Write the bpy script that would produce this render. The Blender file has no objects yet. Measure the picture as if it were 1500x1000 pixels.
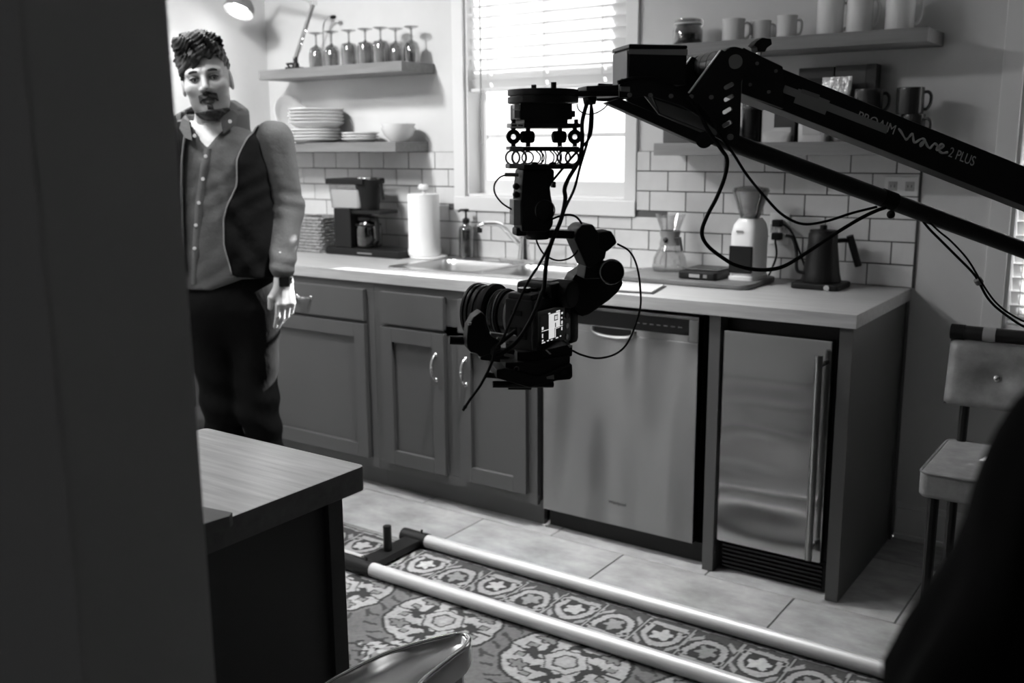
import bpy, bmesh, math, random
import numpy as np
from mathutils import Vector, Matrix, Euler

# ------------------------------------------------------------------ camera, light, exposure
S = bpy.context.scene
COL = S.collection
FPX = 1446.97
CAM = Vector((0.7947, -3.5868, 1.4088))
YAW, TILT, ROLL = math.radians(34.7576), math.radians(11.2195), math.radians(-0.4187)
_d = Vector((-math.sin(YAW) * math.cos(TILT), math.cos(YAW) * math.cos(TILT), -math.sin(TILT)))
_r0 = _d.cross(Vector((0, 0, 1))).normalized()
_u0 = _r0.cross(_d)
_r = _r0 * math.cos(ROLL) + _u0 * math.sin(ROLL)
_u = -_r0 * math.sin(ROLL) + _u0 * math.cos(ROLL)
cd = bpy.data.cameras.new('camera')
cam = bpy.data.objects.new('camera', cd)
COL.objects.link(cam)
cd.sensor_width = 36.0
cd.lens = FPX * 36.0 / 1500.0
cd.clip_start = 0.02
cd.dof.use_dof = True
cd.dof.focus_distance = 1.8
cd.dof.aperture_fstop = 5.2
M = Matrix((_r, _u, -_d)).transposed().to_4x4()
M.translation = CAM
cam.matrix_world = M
S.camera = cam

S.view_settings.view_transform = 'Standard'
S.view_settings.look = 'None'
S.view_settings.gamma = 1.0
S.view_settings.use_curve_mapping = False
S.view_settings.exposure = 0.6
S.cycles.max_bounces = 10
S.cycles.transparent_max_bounces = 24
S.cycles.sample_clamp_indirect = 6.0
S.cycles.caustics_reflective = False
S.cycles.caustics_refractive = False

world = bpy.data.worlds.new('world')
S.world = world
world.use_nodes = True
world.node_tree.nodes['Background'].inputs[0].default_value = (1, 1, 1, 1)
world.node_tree.nodes['Background'].inputs[1].default_value = 1.8


def lamp(name, kind, loc, energy, target=None, **kw):
    l = bpy.data.lights.new(name, kind)
    l.energy = energy
    o = bpy.data.objects.new(name, l)
    COL.objects.link(o)
    o.location = loc
    if target is not None:
        o.rotation_euler = (Vector(target) - Vector(loc)).to_track_quat('-Z', 'Y').to_euler()
    for k, v in kw.items():
        setattr(l, k, v)
    return o


SUN_DIR = Vector((-0.35, -1.0, -0.50))
sun = lamp('sun', 'SUN', (3, 3, 3), 22.0, Vector((3, 3, 3)) + SUN_DIR, angle=0.009)
# kitchen light from above the frame: downlights placed from shelf shadows, plus added fills
lamp('ceiling_key_and_fill', 'AREA', (-1.85, -2.2, 2.56), 7.0, (-1.75, -1.9, 0), shape='DISK', size=0.16)
lamp('ceiling_fill', 'AREA', (-2.35, -2.2, 2.56), 18.0, (-2.35, -2.0, 0), shape='DISK', size=0.5)  # added soft fill over the left side, no known fixture
lamp('ceiling_key_and_fill', 'AREA', (-2.4, -1.5, 2.54), 13.0, (-2.6, -0.4, 0.8), shape='DISK', size=0.22, spread=math.radians(125))
lamp('ceiling_key_and_fill', 'AREA', (-1.1, -1.0, 2.56), 14.0, (-1.1, -1.1, 0), shape='DISK', size=0.2, spread=math.radians(82))  # added overhead fill for floor and counter tops, no known fitting
lamp('hall_fill', 'AREA', (0.3, -5.0, 2.56), 1.6, (0.3, -5.0, 0), shape='DISK', size=0.3)  # weak fill added in the unseen hall to lift the near wall


# ------------------------------------------------------------------ pixel helpers (photo taken as 1500 x 1000)
def ray(px, py):
    return _d + _r * ((px - 750.0) / FPX) + _u * ((500.0 - py) / FPX)


def hit(px, py, X=None, Y=None, Z=None, D=None):
    v = ray(px, py)
    if X is not None: t = (X - CAM.x) / v.x
    elif Y is not None: t = (Y - CAM.y) / v.y
    elif Z is not None: t = (Z - CAM.z) / v.z
    else: t = D
    return CAM + v * t


DH = Vector((_d.x, _d.y, 0)).normalized()      # horizontal view direction
RH = Vector((DH.y, -DH.x, 0))                   # horizontal image-right
UP = Vector((0, 0, 1))


def px_at(P):
    v = Vector(P) - CAM
    z = v.dot(_d)
    return 750 + FPX * v.dot(_r) / z, 500 - FPX * v.dot(_u) / z


# ------------------------------------------------------------------ materials (the photo is black and white)
def G(v):
    c = v / 255.0
    return c / 12.92 if c <= 0.04045 else ((c + 0.055) / 1.055) ** 2.4


def mat(name, grey, rough=0.5, metal=0.0, noise=0.0, nscale=(20, 20, 20), bump=0.0, bscale=None, spec=0.5, aniso=0.0, coat=0.0, detail=4.0, emit=0.0):
    m = bpy.data.materials.new(name)
    m.use_nodes = True
    nt = m.node_tree
    b = nt.nodes['Principled BSDF']
    b.inputs['Base Color'].default_value = (grey, grey, grey, 1)
    b.inputs['Roughness'].default_value = rough
    b.inputs['Metallic'].default_value = metal
    b.inputs['Specular IOR Level'].default_value = spec
    if coat: b.inputs['Coat Weight'].default_value = coat
    if aniso:
        b.inputs['Anisotropic'].default_value = abs(aniso)
        b.inputs['Anisotropic Rotation'].default_value = 0.25 if aniso < 0 else 0.0
        tg = nt.nodes.new('ShaderNodeTangent')
        tg.direction_type = 'RADIAL'
        tg.axis = 'Z'
        nt.links.new(tg.outputs[0], b.inputs['Tangent'])
    if emit:
        b.inputs['Emission Color'].default_value = (1, 1, 1, 1)
        b.inputs['Emission Strength'].default_value = emit
    if noise or bump:
        tc = nt.nodes.new('ShaderNodeTexCoord')
        def nz(scale, det):
            mp = nt.nodes.new('ShaderNodeMapping')
            mp.inputs['Scale'].default_value = scale
            nt.links.new(tc.outputs['Object'], mp.inputs['Vector'])
            t = nt.nodes.new('ShaderNodeTexNoise')
            t.inputs['Scale'].default_value = 1.0
            t.inputs['Detail'].default_value = det
            t.inputs['Roughness'].default_value = 0.6
            nt.links.new(mp.outputs['Vector'], t.inputs['Vector'])
            return t
        if noise:
            t = nz(nscale, detail)
            cr = nt.nodes.new('ShaderNodeValToRGB')
            lo, hi = max(0.0, grey * (1 - noise)), min(1.0, grey * (1 + noise))
            cr.color_ramp.elements[0].position = 0.3
            cr.color_ramp.elements[0].color = (lo, lo, lo, 1)
            cr.color_ramp.elements[1].position = 0.7
            cr.color_ramp.elements[1].color = (hi, hi, hi, 1)
            nt.links.new(t.outputs['Fac'], cr.inputs['Fac'])
            nt.links.new(cr.outputs['Color'], b.inputs['Base Color'])
        if bump:
            t = nz(bscale or nscale, detail)
            bp = nt.nodes.new('ShaderNodeBump')
            bp.inputs['Strength'].default_value = 1.0
            bp.inputs['Distance'].default_value = bump
            nt.links.new(t.outputs['Fac'], bp.inputs['Height'])
            nt.links.new(bp.outputs['Normal'], b.inputs['Normal'])
    return m


def glassmat(name, tint, gloss=0.12, rough=0.03):
    m = bpy.data.materials.new(name)
    m.use_nodes = True
    nt = m.node_tree
    nt.nodes.clear()
    out = nt.nodes.new('ShaderNodeOutputMaterial')
    mx = nt.nodes.new('ShaderNodeMixShader')
    tr = nt.nodes.new('ShaderNodeBsdfTransparent')
    gl = nt.nodes.new('ShaderNodeBsdfGlossy')
    lw = nt.nodes.new('ShaderNodeLayerWeight')
    mr = nt.nodes.new('ShaderNodeMapRange')
    tr.inputs[0].default_value = (tint, tint, tint, 1)
    gl.inputs['Roughness'].default_value = rough
    lw.inputs['Blend'].default_value = 0.35
    mr.inputs['To Min'].default_value = gloss * 0.4
    mr.inputs['To Max'].default_value = min(1, gloss * 5)
    nt.links.new(lw.outputs['Facing'], mr.inputs['Value'])
    nt.links.new(mr.outputs['Result'], mx.inputs['Fac'])
    nt.links.new(tr.outputs[0], mx.inputs[1])
    nt.links.new(gl.outputs[0], mx.inputs[2])
    nt.links.new(mx.outputs[0], out.inputs[0])
    return m


def translucent(name, grey, t=0.5):
    m = bpy.data.materials.new(name)
    m.use_nodes = True
    nt = m.node_tree
    nt.nodes.clear()
    out = nt.nodes.new('ShaderNodeOutputMaterial')
    mx = nt.nodes.new('ShaderNodeMixShader')
    a = nt.nodes.new('ShaderNodeBsdfDiffuse')
    b = nt.nodes.new('ShaderNodeBsdfTranslucent')
    a.inputs[0].default_value = (grey,) * 3 + (1,)
    b.inputs[0].default_value = (grey,) * 3 + (1,)
    mx.inputs[0].default_value = t
    nt.links.new(a.outputs[0], mx.inputs[1])
    nt.links.new(b.outputs[0], mx.inputs[2])
    nt.links.new(mx.outputs[0], out.inputs[0])
    return m


def vcolmat(name, rough=0.9, bump=0.0, scale=400, spec=0.2):
    m = bpy.data.materials.new(name)
    m.use_nodes = True
    nt = m.node_tree
    b = nt.nodes['Principled BSDF']
    a = nt.nodes.new('ShaderNodeAttribute')
    a.attribute_name = 'Col'
    nt.links.new(a.outputs['Color'], b.inputs['Base Color'])
    b.inputs['Roughness'].default_value = rough
    b.inputs['Specular IOR Level'].default_value = spec
    if bump:
        t = nt.nodes.new('ShaderNodeTexNoise')
        t.inputs['Scale'].default_value = scale
        bp = nt.nodes.new('ShaderNodeBump')
        bp.inputs['Distance'].default_value = bump
        tc = nt.nodes.new('ShaderNodeTexCoord')
        nt.links.new(tc.outputs['Object'], t.inputs['Vector'])
        nt.links.new(t.outputs['Fac'], bp.inputs['Height'])
        nt.links.new(bp.outputs['Normal'], b.inputs['Normal'])
    return m


MT = dict(
    wall=mat('painted_wall', 0.62, 0.7, noise=0.03, nscale=(6, 6, 6)),
    trim=mat('white_trim', 0.72, 0.4),
    hall=mat('hall_wall_paint', 0.58, 0.65),
    ceiling=mat('ceiling_paint', 0.7, 0.8),
    tile=mat('glazed_tile', 0.62, 0.18, noise=0.06, nscale=(9, 9, 9), bump=0.0006, bscale=(18, 18, 18)),
    grout=mat('grey_grout', 0.10, 0.9),
    floor_grout=mat('floor_grout', 0.10, 0.9),
    stone=mat('floor_stone', 0.27, 0.42, noise=0.35, nscale=(7, 11, 7), bump=0.001, bscale=(30, 30, 30), detail=8),
    cabinet=mat('cabinet_paint', 0.072, 0.42, noise=0.05, nscale=(3, 3, 1)),
    cabinet_dark=mat('cabinet_shadow_paint', 0.03, 0.6),
    counter=mat('counter_butcher_block', 0.36, 0.35, noise=0.16, nscale=(4, 60, 60), detail=6),
    shelf=mat('shelf_wood', 0.17, 0.5, noise=0.18, nscale=(4, 50, 50), detail=6),
    steel=mat('brushed_steel', 0.22, 0.31, 1.0, bump=0.05, bscale=(7, 1, 1.1), aniso=-0.95, detail=0),
    steel_h=mat('brushed_steel_door', 0.42, 0.15, 1.0, bump=0.012, bscale=(3.0, 1, 7.0), aniso=0.6, detail=0),
    sink=mat('sink_steel', 0.62, 0.28, 1.0),
    chrome=mat('polished_chrome', 0.75, 0.12, 1.0),
    alu=mat('aluminium_tube', 0.46, 0.48, 0.35, noise=0.12, nscale=(3, 90, 90)),
    black=mat('black_plastic', 0.006, 0.5, spec=0.3),
    black_gloss=mat('black_gloss_plastic', 0.006, 0.25, spec=0.35),
    black_metal=mat('black_anodised_metal', 0.007, 0.42, 0.0, spec=0.35),
    black_matte=mat('black_rubber', 0.007, 0.75, spec=0.2),
    grey_plastic=mat('grey_plastic', 0.22, 0.5),
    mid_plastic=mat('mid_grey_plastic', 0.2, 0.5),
    tape=mat('grey_tape', 0.30, 0.6),
    white_plastic=mat('white_plastic', 0.72, 0.3),
    white_ceramic=mat('white_ceramic', 0.78, 0.15),
    enamel=mat('enamel_mug', 0.72, 0.2),
    dark_ceramic=mat('dark_ceramic', 0.02, 0.25),
    paper=mat('white_paper', 0.4, 0.9),
    towel=mat('paper_towel', 0.86, 0.95, bump=0.001, bscale=(90, 90, 90)),
    wicker=mat('wicker', 0.24, 0.8, noise=0.4, nscale=(60, 60, 60)),
    kraft=mat('coffee_contents', 0.12, 0.9, noise=0.5, nscale=(120, 120, 120)),
    foil=mat('foil', 0.6, 0.25, 0.9, bump=0.004, bscale=(50, 50, 50)),
    dark_box=mat('dark_card', 0.03, 0.6),
    grey_box=mat('grey_card', 0.07, 0.6),
    pouch=mat('pale_pouch', 0.5, 0.5, bump=0.004, bscale=(30, 30, 30)),
    tray=mat('walnut_tray', 0.13, 0.5, noise=0.3, nscale=(8, 60, 60)),
    cork=mat('wood_collar', 0.2, 0.6),
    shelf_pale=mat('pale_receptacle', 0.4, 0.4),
    glass=glassmat('clear_glass', 0.9, 0.12),
    smoke=glassmat('smoked_glass', 0.55, 0.15),
    smoke2=glassmat('smoked_goblet_glass', 0.70, 0.16),
    amber=glassmat('amber_bottle', 0.42, 0.16),
    bounce_cut=mat('bounce_cut_wall', 0.08, 0.7),
    glint_metal=mat('edge_glint_metal', 0.85, 0.5, 0.6),
    glare_pale_plastic=mat('glare_pale_plastic', 0.55, 0.5),  # window glare on the gimbal parts put into the base colour
    pane=glassmat('window_glass', 0.96, 0.06, 0.0),
    tank=glassmat('frosted_tank', 0.75, 0.1, 0.3),
    blind=translucent('blind_slat', 0.78, 0.45),
    island_top=mat('oak_table_top', 0.66, 0.30, spec=0.7, noise=0.22, nscale=(5, 70, 70), detail=6),  # base colour lightened for the window sheen on the island top
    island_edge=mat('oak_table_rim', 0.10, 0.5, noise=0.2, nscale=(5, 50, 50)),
    island_body=mat('island_paint', 0.035, 0.6),
    leather=mat('grey_leather', 0.25, 0.42, noise=0.2, nscale=(25, 25, 25), bump=0.0008, bscale=(90, 90, 90)),
    leather_dark=mat('grey_leather_side', 0.16, 0.45, noise=0.2, nscale=(25, 25, 25)),
    stool_metal=mat('polished_stool_metal', 0.60, 0.34, 1.0, bump=0.0008, bscale=(14, 14, 14)),
    cloth_black=mat('black_cloth', 0.006, 0.95, spec=0.1),
    skin=vcolmat('skin', 0.5, 0.0004, 500, 0.4),
    hair=mat('dark_hair', 0.016, 0.5, noise=0.5, nscale=(140, 60, 60), bump=0.004, bscale=(160, 70, 70)),
    beard=mat('dark_beard', 0.02, 0.7, noise=0.5, nscale=(300, 300, 300), bump=0.002, bscale=(300, 300, 200)),
    shirt=mat('chambray_shirt', 0.095, 0.85, noise=0.15, nscale=(300, 300, 300), bump=0.004, bscale=(16, 16, 22), detail=3),
    vest=mat('dark_vest', 0.007, 0.9, spec=0.1, bump=0.006, bscale=(12, 12, 12), detail=3),
    lining=mat('vest_lining', 0.10, 0.9),
    tee=mat('white_tee', 0.85, 0.9),
    jeans=mat('dark_jeans', 0.006, 0.9, spec=0.1, bump=0.006, bscale=(14, 14, 9), detail=3),
    shoe=mat('dark_shoe', 0.02, 0.6),
    button=mat('pale_button', 0.6, 0.4),
    steel_pull=mat('nickel_pull', 0.55, 0.25, 1.0),
    eye=mat('eye_white', 0.26, 0.2),
    iris=mat('dark_iris', 0.01, 0.1),
    screen_light=mat('lit_screen', 0.2, 0.3, emit=0.42),
    screen_black=mat('screen_black', 0.01, 0.15),
    bulb=mat('lamp_bulb', 0.9, 0.4, emit=14.0),
    lamp_shade=mat('lamp_shade_enamel', 0.16, 0.35),
    letter=mat('pale_lettering', 0.62, 0.5),
    letter_dark=mat('dark_lettering', 0.02, 0.5),
    rug=vcolmat('rug_wool', 0.95, 0.0015, 500, 0.1),
    red_led=mat('display_grey', 0.35, 0.3),
    ground=mat('outside_ground', 0.5, 0.9),
)


# ------------------------------------------------------------------ mesh builder
class MB:
    def __init__(s):
        s.v, s.f = [], []

    def add(s, v, f):
        n = len(s.v)
        s.v += [Vector(p) for p in v]
        s.f += [tuple(i + n for i in q) for q in f]
        return s

    def box(s, x0, y0, z0, x1, y1, z1, T=None):
        v = [Vector((x, y, z)) for z in (z0, z1) for y in (y0, y1) for x in (x0, x1)]
        if T is not None: v = [T @ p for p in v]
        f = [(0, 2, 3, 1), (4, 5, 7, 6), (0, 1, 5, 4), (2, 6, 7, 3), (0, 4, 6, 2), (1, 3, 7, 5)]
        return s.add(v, f)

    def prism(s, poly, dvec):
        """closed polygon of 3D points extruded by dvec"""
        n = len(poly)
        a = [Vector(p) for p in poly]
        b = [p + dvec for p in a]
        f = [tuple(range(n))[::-1], tuple(range(n, 2 * n))]
        f += [(i, (i + 1) % n, n + (i + 1) % n, n + i) for i in range(n)]
        return s.add(a + b, f)

    def tube(s, pts, r, n=10, cap=True, closed=False):
        pts = [Vector(p) for p in pts]
        m = len(pts)
        rr = r if isinstance(r, (list, tuple)) else [r] * m
        ring = []
        prev = None
        for i, p in enumerate(pts):
            if closed: t = (pts[(i + 1) % m] - pts[i - 1]).normalized()
            else: t = (pts[min(i + 1, m - 1)] - pts[max(i - 1, 0)]).normalized()
            if prev is None:
                a = Vector((0, 0, 1)) if abs(t.z) < 0.9 else Vector((1, 0, 0))
            else: a = prev
            x = (a - t * a.dot(t)).normalized()
            y = t.cross(x)
            prev = x
            ring.append([p + (x * math.cos(q * 2 * math.pi / n) + y * math.sin(q * 2 * math.pi / n)) * rr[i] for q in range(n)])
        v = [p for q in ring for p in q]
        f = []
        for i in range(m if closed else m - 1):
            j = (i + 1) % m
            for q in range(n):
                k = (q + 1) % n
                f.append((i * n + q, i * n + k, j * n + k, j * n + q))
        if cap and not closed:
            f.append(tuple(range(n))[::-1])
            f.append(tuple(range((m - 1) * n, m * n)))
        return s.add(v, f)

    def cyl(s, p0, p1, r, n=20, r1=None):
        return s.tube([p0, p1], [r, r if r1 is None else r1], n)

    def lathe(s, prof, c=(0, 0, 0), n=28, axis=None, closed=False):
        """prof: list of (radius, height) revolved about the z axis at c (or about axis)"""
        c = Vector(c)
        R = Matrix.Identity(3) if axis is None else Vector((0, 0, 1)).rotation_difference(Vector(axis)).to_matrix()
        v, f = [], []
        m = len(prof)
        for (r, h) in prof:
            for q in range(n):
                a = 2 * math.pi * q / n
                v.append(c + R @ Vector((r * math.cos(a), r * math.sin(a), h)))
        for i in range(m if closed else m - 1):
            j = (i + 1) % m
            for q in range(n):
                k = (q + 1) % n
                f.append((i * n + q, i * n + k, j * n + k, j * n + q))
        if not closed:
            if prof[0][0] > 1e-6: f.append(tuple(range(n))[::-1])
            if prof[-1][0] > 1e-6: f.append(tuple(range((m - 1) * n, m * n)))
        return s.add(v, f)

    def ball(s, c, rx, ry=None, rz=None, n=14, T=None):
        ry = rx if ry is None else ry
        rz = rx if rz is None else rz
        c = Vector(c)
        v, f = [], []
        m = max(6, n // 2)
        for i in range(m + 1):
            th = math.pi * i / m
            for q in range(n):
                a = 2 * math.pi * q / n
                p = Vector((rx * math.sin(th) * math.cos(a), ry * math.sin(th) * math.sin(a), rz * math.cos(th)))
                if T is not None: p = T @ p
                v.append(c + p)
        for i in range(m):
            for q in range(n):
                k = (q + 1) % n
                f.append((i * n + q, (i + 1) * n + q, (i + 1) * n + k, i * n + k))
        return s.add(v, f)

    def torus(s, c, R, r, axis=(0, 0, 1), n=24, k=10):
        ax = Vector(axis).normalized()
        a = Vector((0, 0, 1)) if abs(ax.z) < 0.9 else Vector((1, 0, 0))
        x = (a - ax * a.dot(ax)).normalized()
        y = ax.cross(x)
        c = Vector(c)
        return s.tube([c + (x * math.cos(t) + y * math.sin(t)) * R for t in [2 * math.pi * i / n for i in range(n)]], r, k, closed=True)

    def build(s, name, material, parent=None, bevel=0.0, smooth=35, seg=2, label=None, clean=True):
        me = bpy.data.meshes.new(name)
        v = s.v
        if parent is not None:
            root = parent
            while root.parent is not None: root = root.parent
            Mi = (Matrix.Translation(root.location) @ root.rotation_euler.to_matrix().to_4x4()).inverted()
            v = [Mi @ p for p in v]
        me.from_pydata([tuple(p) for p in v], [], s.f)
        me.validate()
        if clean:
            bm = bmesh.new()
            bm.from_mesh(me)
            bmesh.ops.dissolve_degenerate(bm, dist=1e-6, edges=bm.edges)
            bmesh.ops.recalc_face_normals(bm, faces=bm.faces)
            if bevel:
                ed = [e for e in bm.edges if len(e.link_faces) == 2 and e.calc_face_angle(0) > 0.6]
                if ed: bmesh.ops.bevel(bm, geom=ed, offset=bevel, offset_type='OFFSET', segments=seg, profile=0.5, affect='EDGES', clamp_overlap=True)
            bm.to_mesh(me)
            bm.free()
        me.shade_smooth()
        if smooth is not None: me.set_sharp_from_angle(angle=math.radians(smooth))
        if material is not None: me.materials.append(material)
        o = bpy.data.objects.new(name, me)
        COL.objects.link(o)
        if bevel:
            wn = o.modifiers.new('weighted_normal', 'WEIGHTED_NORMAL')
            wn.keep_sharp = True
            wn.weight = 80
        if parent is not None: o.parent = parent
        if label: o['label'] = label
        return o


def thing(name, label, cat, loc=(0, 0, 0), rot=0.0, group=None):
    o = bpy.data.objects.new(name, None)
    COL.objects.link(o)
    o.empty_display_size = 0.05
    o.location = loc
    o.rotation_euler = (0, 0, rot)
    return tag(o, label, cat, group)


def tag(o, label, cat, group=None):
    o['label'] = label
    o['category'] = cat
    if group: o['group'] = group
    return o


def struct(o):
    o['kind'] = 'structure'
    return o


def dup(root, loc, label, rot=None, scale=None):
    r = root.copy()
    COL.objects.link(r)
    r.location = loc
    if rot is not None: r.rotation_euler = (0, 0, rot)
    if scale is not None: r.scale = scale
    r['label'] = label
    for ch in list(root.children):
        c = ch.copy()
        COL.objects.link(c)
        c.parent = r
        for g in ch.children:
            e = g.copy()
            COL.objects.link(e)
            e.parent = c
    return r


def B(x0, y0, z0, x1, y1, z1):
    return MB().box(x0, y0, z0, x1, y1, z1)


def smooth_path(pts, k=6):
    """Catmull-Rom through 3D points"""
    P = [Vector(p) for p in pts]
    P = [P[0] * 2 - P[1]] + P + [P[-1] * 2 - P[-2]]
    out = []
    for i in range(1, len(P) - 2):
        for j in range(k):
            t = j / k
            a, b, c, d = P[i - 1], P[i], P[i + 1], P[i + 2]
            out.append(0.5 * ((2 * b) + (c - a) * t + (2 * a - 5 * b + 4 * c - d) * t * t + (3 * b - a - 3 * c + d) * t ** 3))
    out.append(P[-2])
    return out


def text_mesh(body, name, material, parent, origin, xdir, ydir, size, depth=0.0004, shear=0.0, font_scale_x=1.0):
    cu = bpy.data.curves.new(name, 'FONT')
    cu.body = body
    cu.size = size
    cu.extrude = depth
    cu.shear = shear
    tmp = bpy.data.objects.new(name, cu)
    COL.objects.link(tmp)
    dg = bpy.context.evaluated_depsgraph_get()
    me = bpy.data.meshes.new_from_object(tmp.evaluated_get(dg))
    bpy.data.objects.remove(tmp)
    x, y = Vector(xdir).normalized(), Vector(ydir).normalized()
    n = x.cross(y)
    mb = MB()
    o = Vector(origin)
    mb.add([o + x * (p.co.x * font_scale_x) + y * p.co.y + n * p.co.z for p in me.vertices], [tuple(q.vertices) for q in me.polygons])
    bpy.data.meshes.remove(me)
    return mb.build(name, material, parent, clean=False)


def plate(polys, mapf, nvec, thick, name, material, parent, bevel=0.0):
    """flat plate with holes; polys = [outline, hole, ...] in 2D, mapf(x, y) -> 3D point, extruded by nvec * thick"""
    cu = bpy.data.curves.new(name, 'CURVE')
    cu.dimensions = '2D'
    cu.fill_mode = 'BOTH'
    cu.extrude = 0.5
    for pl in polys:
        sp = cu.splines.new('POLY')
        sp.points.add(len(pl) - 1)
        for q, (x, y) in zip(sp.points, pl): q.co = (x, y, 0, 1)
        sp.use_cyclic_u = True
    tmp = bpy.data.objects.new(name, cu)
    COL.objects.link(tmp)
    dg = bpy.context.evaluated_depsgraph_get()
    me = bpy.data.meshes.new_from_object(tmp.evaluated_get(dg))
    bpy.data.objects.remove(tmp)
    mb = MB()
    mb.add([mapf(p.co.x, p.co.y) + nvec * (thick * (p.co.z + 0.5)) for p in me.vertices], [tuple(q.vertices) for q in me.polygons])
    bpy.data.meshes.remove(me)
    return mb.build(name, material, parent)

# ------------------------------------------------------------------ the room
XL, XR, YF, YB, ZC = -3.2, 2.3, -6.2, 0.0, 2.6
W1 = (-1.935, -1.125, 1.185, 2.2)      # window above the sink: x0 x1 z0 z1
W2 = (0.29, 1.25, 0.80, 2.15)          # window at the right
wb = MB()
T = 0.14
for (x0, x1) in ((XL - T, W1[0]), (W1[1], W2[0]), (W2[1], XR + T)): wb.box(x0, 0, 0, x1, T, ZC)
for w in (W1, W2):
    wb.box(w[0], 0, 0, w[1], T, w[2])
    wb.box(w[0], 0, w[3], w[1], T, ZC)
struct(wb.build('wall_back', MT['wall']))
struct(B(XL - T, YF, 0, XL, 0, ZC).build('wall_left', MT['wall']))
struct(B(XR, YF, 0, XR + T, 0, ZC).build('wall_right', MT['bounce_cut']))  # unseen wall set dark to cut light bouncing back from the right
struct(B(XL - T, YF - T, 0, XR + T, YF, ZC).build('wall_front', MT['hall']))
struct(B(XL - T, YF - T, ZC, XR + T, T, ZC + 0.1).build('ceiling', MT['ceiling']))

# wall between the kitchen and the hall where the camera stands, with the cased opening
NX, NY = 0.135, -3.206
nw = MB().box(XL, NY, 0, NX - 0.012, NY + 0.115, ZC)
nw.box(1.35, NY, 0, XR, NY + 0.115, ZC).box(NX - 0.012, NY, 2.25, 1.35, NY + 0.115, ZC)
struct(nw.build('wall_near', MT['hall']))
tr = MB().box(NX - 0.012, NY - 0.001, 0, NX, NY + 0.116, 2.25)
struct(tr.build('trim_1', MT['hall'], bevel=0.002))
tr = MB()
for (a, b, t) in ((0.010, 0.245, 0.004), (0.195, 0.245, 0.010), (0.225, 0.245, 0.016)):
    tr.box(NX - b, NY - t, 0, NX - a if a > 0.1 else NX, NY, 2.32)
struct(tr.build('trim_2', MT['hall'], bevel=0.003))

# floor with stone tiles
fl = struct(B(XL, YF, -0.1, XR, 0, -0.004).build('floor', MT['floor_grout']))
TLX, TLY, GAP = 0.61, 0.46, 0.005
tile_me = B(0, 0, -0.01, TLX - GAP, TLY - GAP, 0).build('tile', MT['stone'], fl, bevel=0.0015, seg=1)
first = True
rng = random.Random(4)
for j in range(-5, 2):
    y0 = -0.69 + j * TLY
    y1 = min(y0 + TLY, 0.0)
    off = 0.0 if j % 2 else 0.305
    for i in range(-6, 5):
        x0 = -0.13 + i * TLX + (0 if j == -1 else off)
        if x0 < XL - 0.3 or x0 > XR - 0.1 or y0 < YF or y0 >= -0.02: continue
        if first:
            o = tile_me
            first = False
        else:
            o = tile_me.copy()
            COL.objects.link(o)
        o.location = (x0, y0, rng.uniform(-0.0008, 0.0))
        o.scale = (min(1, (XR - x0) / TLX), (y1 - y0) / TLY, 1)

# baseboards
bb = MB().box(0.0, -0.014, 0, XR, 0, 0.115).box(0.0, -0.020, 0.0, XR, 0, 0.020).box(0.0, -0.009, 0.115, XR, 0, 0.135)
struct(bb.build('baseboard_back', MT['trim'], bevel=0.003))
struct(MB().box(XL, -2.9, 0, XL + 0.014, -0.6, 0.13).build('baseboard_left', MT['trim'], bevel=0.003))

# backsplash of subway tiles, running bond
TP = 0.0782
bs = struct(MB().box(XL, -0.006, 0.914, -1.995, 0, 0.914 + 6 * TP).box(-1.075, -0.006, 0.914, 0.006, 0, 0.914 + 6 * TP).box(-1.995, -0.006, 0.914, -1.075, 0, 1.123).build('trim_3', MT['grout']))
TW = 2 * TP
tb = B(0, -0.0115, 0, TW - 0.004, -0.006, TP - 0.004).build('tile', MT['tile'], bs, bevel=0.0012, seg=1)
used = False
rng = random.Random(8)
for row in range(6):
    z0 = 0.914 + row * TP
    x1 = 0.002
    # the right-hand end column steps between a short and a long piece
    edge = x1 - (0.115 if row % 2 else 0.035 + 0.0)
    cuts = [x1]
    e = x1 - (TW if row % 2 == 0 else TW / 2)
    while e > XL:
        cuts.append(e)
        e -= TW
    cuts.append(XL)
    for a, b in zip(cuts[1:], cuts[:-1]):
        segs = [(a, b)]
        if z0 + TP > 1.125 and z0 < 2.3:            # leave the window casing free
            c0, c1 = -1.995, -1.075
            ns = []
            for (p, q) in segs:
                if q <= c0 or p >= c1: ns.append((p, q))
                else:
                    if p < c0: ns.append((p, c0))
                    if q > c1: ns.append((c1, q))
            if z0 + TP > 1.125 and z0 < 1.125 - 0.02:
                ns = segs
            segs = ns
        for (p, q) in segs:
            if q - p < 0.02: continue
            h = TP
            if not (q <= -1.995 or p >= -1.075) and z0 < 1.125 < z0 + TP: h = 1.125 - z0
            o = tb if not used else tb.copy()
            if used: COL.objects.link(o)
            used = True
            o.location = (p + 0.002, rng.uniform(-0.0006, 0.0006), z0 + 0.002)
            o.scale = ((q - p - 0.004) / (TW - 0.004), 1, (h - 0.004) / (TP - 0.004))


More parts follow.
